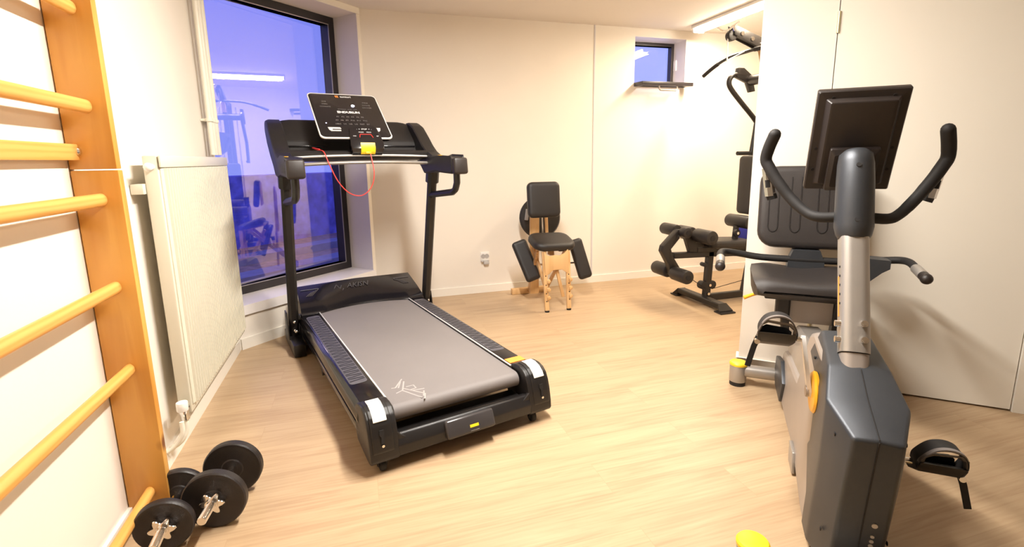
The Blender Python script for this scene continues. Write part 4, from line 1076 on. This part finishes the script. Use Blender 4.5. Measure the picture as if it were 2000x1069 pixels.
# leg developer arm: bent plate
ar = [(2.50, .66), (2.555, .655), (2.53, .60), (2.44, .50), (2.46, .44), (2.53, .34), (2.53, .27), (2.44, .28), (2.43, .36), (2.355, .485), (2.365, .53)]
la = G('leg_arm', MB().prism([(u-GO.x, z) for u, z in ar], 'y', -.03, .03, .004), 'blkmet')
o = MB(); o.cyl(Gw(2.52, VC-.03, .60), Gw(2.52, VC-.04, .60), .014, 12); SP_G('bolt', o, 'chrome', la)
def roller(u, z, v0_, v1_, r=.056):
    o = MB(); o.cyl(Gw(u, v0_, z), Gw(u, v1_, z), r, 28, bev=.012)
    rl = G('foam_roller', o, 'vinyl')
    o = MB(); o.cyl(Gw(u, v0_-.004, z), Gw(u, v0_+.001, z), .022, 16); G('roller_cap', o, 'rubber', rl)
    return rl
roller(2.47, .300, 3.30, 3.495); roller(2.47, .300, 3.565, 3.76)
roller(2.535, .640, 3.565, 3.76, .05); roller(2.54, .640, 3.42, 3.495, .045)
roller(2.68, .605, 3.30, 3.50, .058); roller(2.68, .605, 3.56, 3.74, .058)
G('roller_axle', MB().cyl(Gw(2.47, 3.3, .300), Gw(2.47, 3.76, .300), .012, 12), 'blkmet', la)
G('roller_axle', MB().cyl(Gw(2.68, 3.3, .605), Gw(2.68, 3.74, .605), .012, 12), 'blkmet')
# curl pad / arm roller and seat back
G('arm_roller', MB().cyl(Gw(3.13, 3.40, .695), Gw(3.13, 3.66, .695), .055, 28, bev=.012), 'vinyl')
G('arm_roller_post', MB().rtube([Gw(3.09, VC, .50), Gw(3.10, VC, .66)], .04, .04, up=(1, 0, 0)), 'blkmet')
o = MB(); o.cyl(Gw(3.075, VC-.02, .60), Gw(3.075, VC-.05, .60), .032, 20, bev=.004); G('adjusting_knob', o, 'blkm')
o = MB(); o.cyl(Gw(3.075, VC-.05, .60), Gw(3.075, VC-.057, .60), .012, 12); G('knob_bolt', o, 'chrome')
G('backrest', MB().pad(.26, .50, .055, .04, Matrix.Translation(Gw(3.245, VC, 1.0)) @ Matrix.Rotation(R(90), 4, 'Z') @ Matrix.Rotation(R(90), 4, 'X') @ Matrix.Rotation(PI, 4, 'Y')), 'vinyl')
G('front_column', MB().rtube([Gw(3.34, VC, .05), Gw(3.34, VC, 2.12)], .06, .06, up=(1, 0, 0)), 'blkmet')
for v_ in (3.42, 3.64): G('guide_rod', MB().cyl(Gw(3.62, v_, .08), Gw(3.62, v_, 2.05), .011, 12), 'chrome')
stk = G('weight_stack', MB().box(Gw(3.62, VC, .12), (.14, .30, .10), .003), 'iron')
for k in range(11): G('stack_plate', MB().box(Gw(3.62, VC, .20+k*.052), (.13, .30, .046), .004), 'iron', stk)
G('side_shroud', MB().box(Gw(3.42, 3.69, .48), (.36, .012, .26), .004), 'blue')
G('rear_column', MB().rtube([Gw(3.86, VC, .05), Gw(3.86, VC, 2.12)], .06, .06, up=(1, 0, 0)), 'blkmet')
G('top_beam', MB().rtube([Gw(2.93, VC, 2.235), Gw(3.35, VC, 2.10), Gw(3.88, VC, 2.10)], .05, .07), 'blkmet')
for s_ in (-1, 1): G('beam_plate', MB().prism([(2.92-GO.x, 2.265), (3.0-GO.x, 2.24), (3.36-GO.x, 2.13), (3.36-GO.x, 2.05), (3.28-GO.x, 2.07), (2.93-GO.x, 2.19)], 'y', s_*.034-.003, s_*.034+.003, .001), 'blkmet')
o = MB()
for u_, z in ((3.0, 2.20), (3.10, 2.165), (3.20, 2.13)): o.cyl(Gw(u_, VC-.036, z), Gw(u_, VC-.044, z), .016, 14)
SP_G('beam_bolt', o, 'chrome')
o = MB()
for u_, z in ((2.925, 2.185), (3.62, 2.05)): o.cyl(Gw(u_, VC-.025, z), Gw(u_, VC+.025, z), .04, 24, bev=.006)
SP_G('top_pulley', o, 'blkm')
o = MB(); o.tube([Gw(2.90, VC-.05, 2.25), Gw(2.86, VC-.04, 2.215), Gw(2.82, VC-.02, 2.215), Gw(2.79, VC, 2.24)], .008, 8, smooth=4); o.tube([Gw(2.95, VC-.05, 2.28), Gw(2.90, VC-.05, 2.25), Gw(2.91, VC-.05, 2.21)], .008, 8)
SP_G('cable_hook', o, 'chrome')
o = MB(); o.cyl(Gw(2.895, VC, 2.17), Gw(2.90, VC, 1.99), .0045, 8); o.cyl(Gw(2.90, VC, 2.0), Gw(3.06, VC, 2.075), .003, 8)
SP_G('pull_cable', o, 'wplas')
lbp = []
for k in range(-12, 13):
    f_ = k/12; z = 2.085-.012*abs(f_)*4*.25-(.10*max(0, (abs(f_)-.35)/.65)**1.6)
    lbp.append(Gw(3.12, VC+f_*.57, z))
lb = G('pulldown_bar', MB().tube(lbp, .0135, 14), 'blkmet')
for s_ in (0, -1):
    G('bar_grip', MB().tube(lbp[:5] if s_ == 0 else lbp[-5:], .017, 14), 'rubber', lb)
G('bar_ring', MB().tube([lbp[5], lbp[5]+(lbp[6]-lbp[5])*.2], .0175, 14), 'chrome', lb)
G('bar_grip', MB().tube([lbp[9], lbp[10], lbp[11]], .017, 14), 'rubber', lb)
# press arm
G('press_pivot', MB().cyl(Gw(3.33, VC-.20, 1.89), Gw(3.33, VC+.20, 1.89), .045, 24, bev=.004), 'blkmet')
for s_ in (-1, 1):
    o = MB(); vv = VC+s_*.22
    o.tube([Gw(3.30, vv, 1.935), Gw(3.19, vv, 1.935), Gw(3.135, vv, 1.915), Gw(3.115, vv, 1.865), Gw(3.145, vv, 1.81), Gw(3.25, vv, 1.71), Gw(3.42, vv, 1.555), Gw(3.43, vv, 1.50), Gw(3.40, vv, 1.25)], .021, 14, smooth=4)
    G('press_arm', o, 'blkmet')
    o = MB(); o.prism([(3.19-GO.x, 1.99), (3.25-GO.x, 1.99), (3.34-GO.x, 1.93), (3.38-GO.x, 1.80), (3.33-GO.x, 1.79), (3.29-GO.x, 1.87), (3.18-GO.x, 1.91)], 'y', vv-VC-.02, vv-VC+.02, .004)
    G('pivot_plate', o, 'blkmet')
    G('press_handle', MB().cyl(Gw(3.41, vv, 1.27), Gw(3.25, vv, 1.27), .018, 14), 'rubber')
G('carriage_post', MB().rtube([Gw(3.27, VC, 1.95), Gw(3.22, VC, 2.12)], .05, .03, up=(1, 0, 0)), 'birch')
o = MB(); o.tube([Gw(2.60, VC-.03, .26), Gw(2.80, VC-.03, .135)], .003, 8); o.tube([Gw(2.86, VC-.03, .125), Gw(3.34, VC-.03, .20), Gw(3.46, VC-.03, .10)], .003, 8)
SP_G('low_cable', o, 'rubber')
G('low_strut', MB().rtube([Gw(3.21, VC, .06), Gw(3.27, VC, .44)], .04, .03, up=(1, 0, 0)), 'blkmet')

# ------------------------------------------------------------------ outside
def out(name, mb, m, label=None, cat=None, kind=None, group=None):
    o = finish(name, mb, m)
    if label: tag(o, label, cat, group)
    if kind: o['kind'] = kind
    return o
def wq(t, d, z): return wp(t, d, z)
g = MB(); a = [wq(-9, .66, 0), wq(9, .66, 0), wq(9, 14, 0), wq(-9, 14, 0)]
g.loft([[Vector((v.x, v.y, -.25)) for v in a], [Vector((v.x, v.y, -.05)) for v in a]])
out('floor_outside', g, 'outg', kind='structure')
g = MB(); wbox(g, -.12, T1+.1, DEP+.10, DEP+.20, SZ-.03, SZ+.0)
struct('trim_5', g, 'outk')
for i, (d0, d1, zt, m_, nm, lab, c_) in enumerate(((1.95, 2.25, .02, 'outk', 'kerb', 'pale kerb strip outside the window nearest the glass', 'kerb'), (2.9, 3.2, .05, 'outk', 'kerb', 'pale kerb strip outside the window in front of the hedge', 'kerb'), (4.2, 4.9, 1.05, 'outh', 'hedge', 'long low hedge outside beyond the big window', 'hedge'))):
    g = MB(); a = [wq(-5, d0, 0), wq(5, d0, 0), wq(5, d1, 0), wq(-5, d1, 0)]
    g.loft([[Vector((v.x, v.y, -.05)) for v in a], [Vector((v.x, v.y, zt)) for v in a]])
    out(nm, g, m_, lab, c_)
g = MB()
for k in range(90):
    t = random.uniform(-1.6, 1.6); d = random.uniform(.95, 1.15) if k % 3 else random.uniform(.75, 1.0)
    if k % 3 == 0: t = random.uniform(-1.2, -.2)
    r = random.uniform(.03, .08); g.sphere(wq(t, d, -.02), r, 8, sc=(1.2, 1, .8))
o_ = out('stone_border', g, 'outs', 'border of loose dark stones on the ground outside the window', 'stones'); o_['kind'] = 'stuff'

# ------------------------------------------------------------------ world
w = bpy.data.worlds.new('dusk'); S.world = w; w.use_nodes = True
nt = w.node_tree; N = nt.nodes; L = nt.links
bg = N['Background']; tc = N.new('ShaderNodeTexCoord'); sp = N.new('ShaderNodeSeparateXYZ'); L.new(tc.outputs['Generated'], sp.inputs[0])
cr = N.new('ShaderNodeValToRGB'); mr = N.new('ShaderNodeMapRange'); mr.inputs['From Min'].default_value = -.1; mr.inputs['From Max'].default_value = .6
L.new(sp.outputs['Z'], mr.inputs['Value']); L.new(mr.outputs['Result'], cr.inputs['Fac'])
cr.color_ramp.elements[0].color = (.42, .48, 1., 1); cr.color_ramp.elements[1].color = (.25, .27, .90, 1)
L.new(cr.outputs['Color'], bg.inputs['Color']); bg.inputs['Strength'].default_value = .75

# ------------------------------------------------------------------ lamps' light
def area(name, loc, size, power, col, rot=(0, 0, 0)):
    d = bpy.data.lights.new(name, 'AREA'); d.shape = 'RECTANGLE'; d.size, d.size_y = size; d.energy = power; d.color = col
    o = bpy.data.objects.new(name, d); COL.objects.link(o); o.location = loc; o.rotation_euler = rot; return o
area('alcove_lamp_light', (3.215, 3.60, CZ-.075), (.09, 1.4), 36, (1, .80, .57))
area('room_lamp_light', (.70, 1.85, CZ-.075), (.09, 1.2), 66, (1, .95, .89))

# ------------------------------------------------------------------ camera
cd = bpy.data.cameras.new('camera'); cam = bpy.data.objects.new('camera', cd); COL.objects.link(cam); S.camera = cam
cd.sensor_width = 36; cd.lens = 979.65/2000*36; cd.shift_y = -(534.5-494.9)/2000; cd.clip_start = .02
mtx = Matrix.Rotation(R(-16.979), 4, 'Z') @ Matrix.Rotation(R(90-10.644), 4, 'X') @ Matrix.Rotation(R(-.863), 4, 'Z')
cam.matrix_world = Matrix.Translation((0, 0, 1.25)) @ mtx
S.view_settings.view_transform = 'Standard'; S.view_settings.look = 'None'; S.view_settings.gamma = 1; S.view_settings.exposure = 0.78
S.view_settings.use_curve_mapping = False
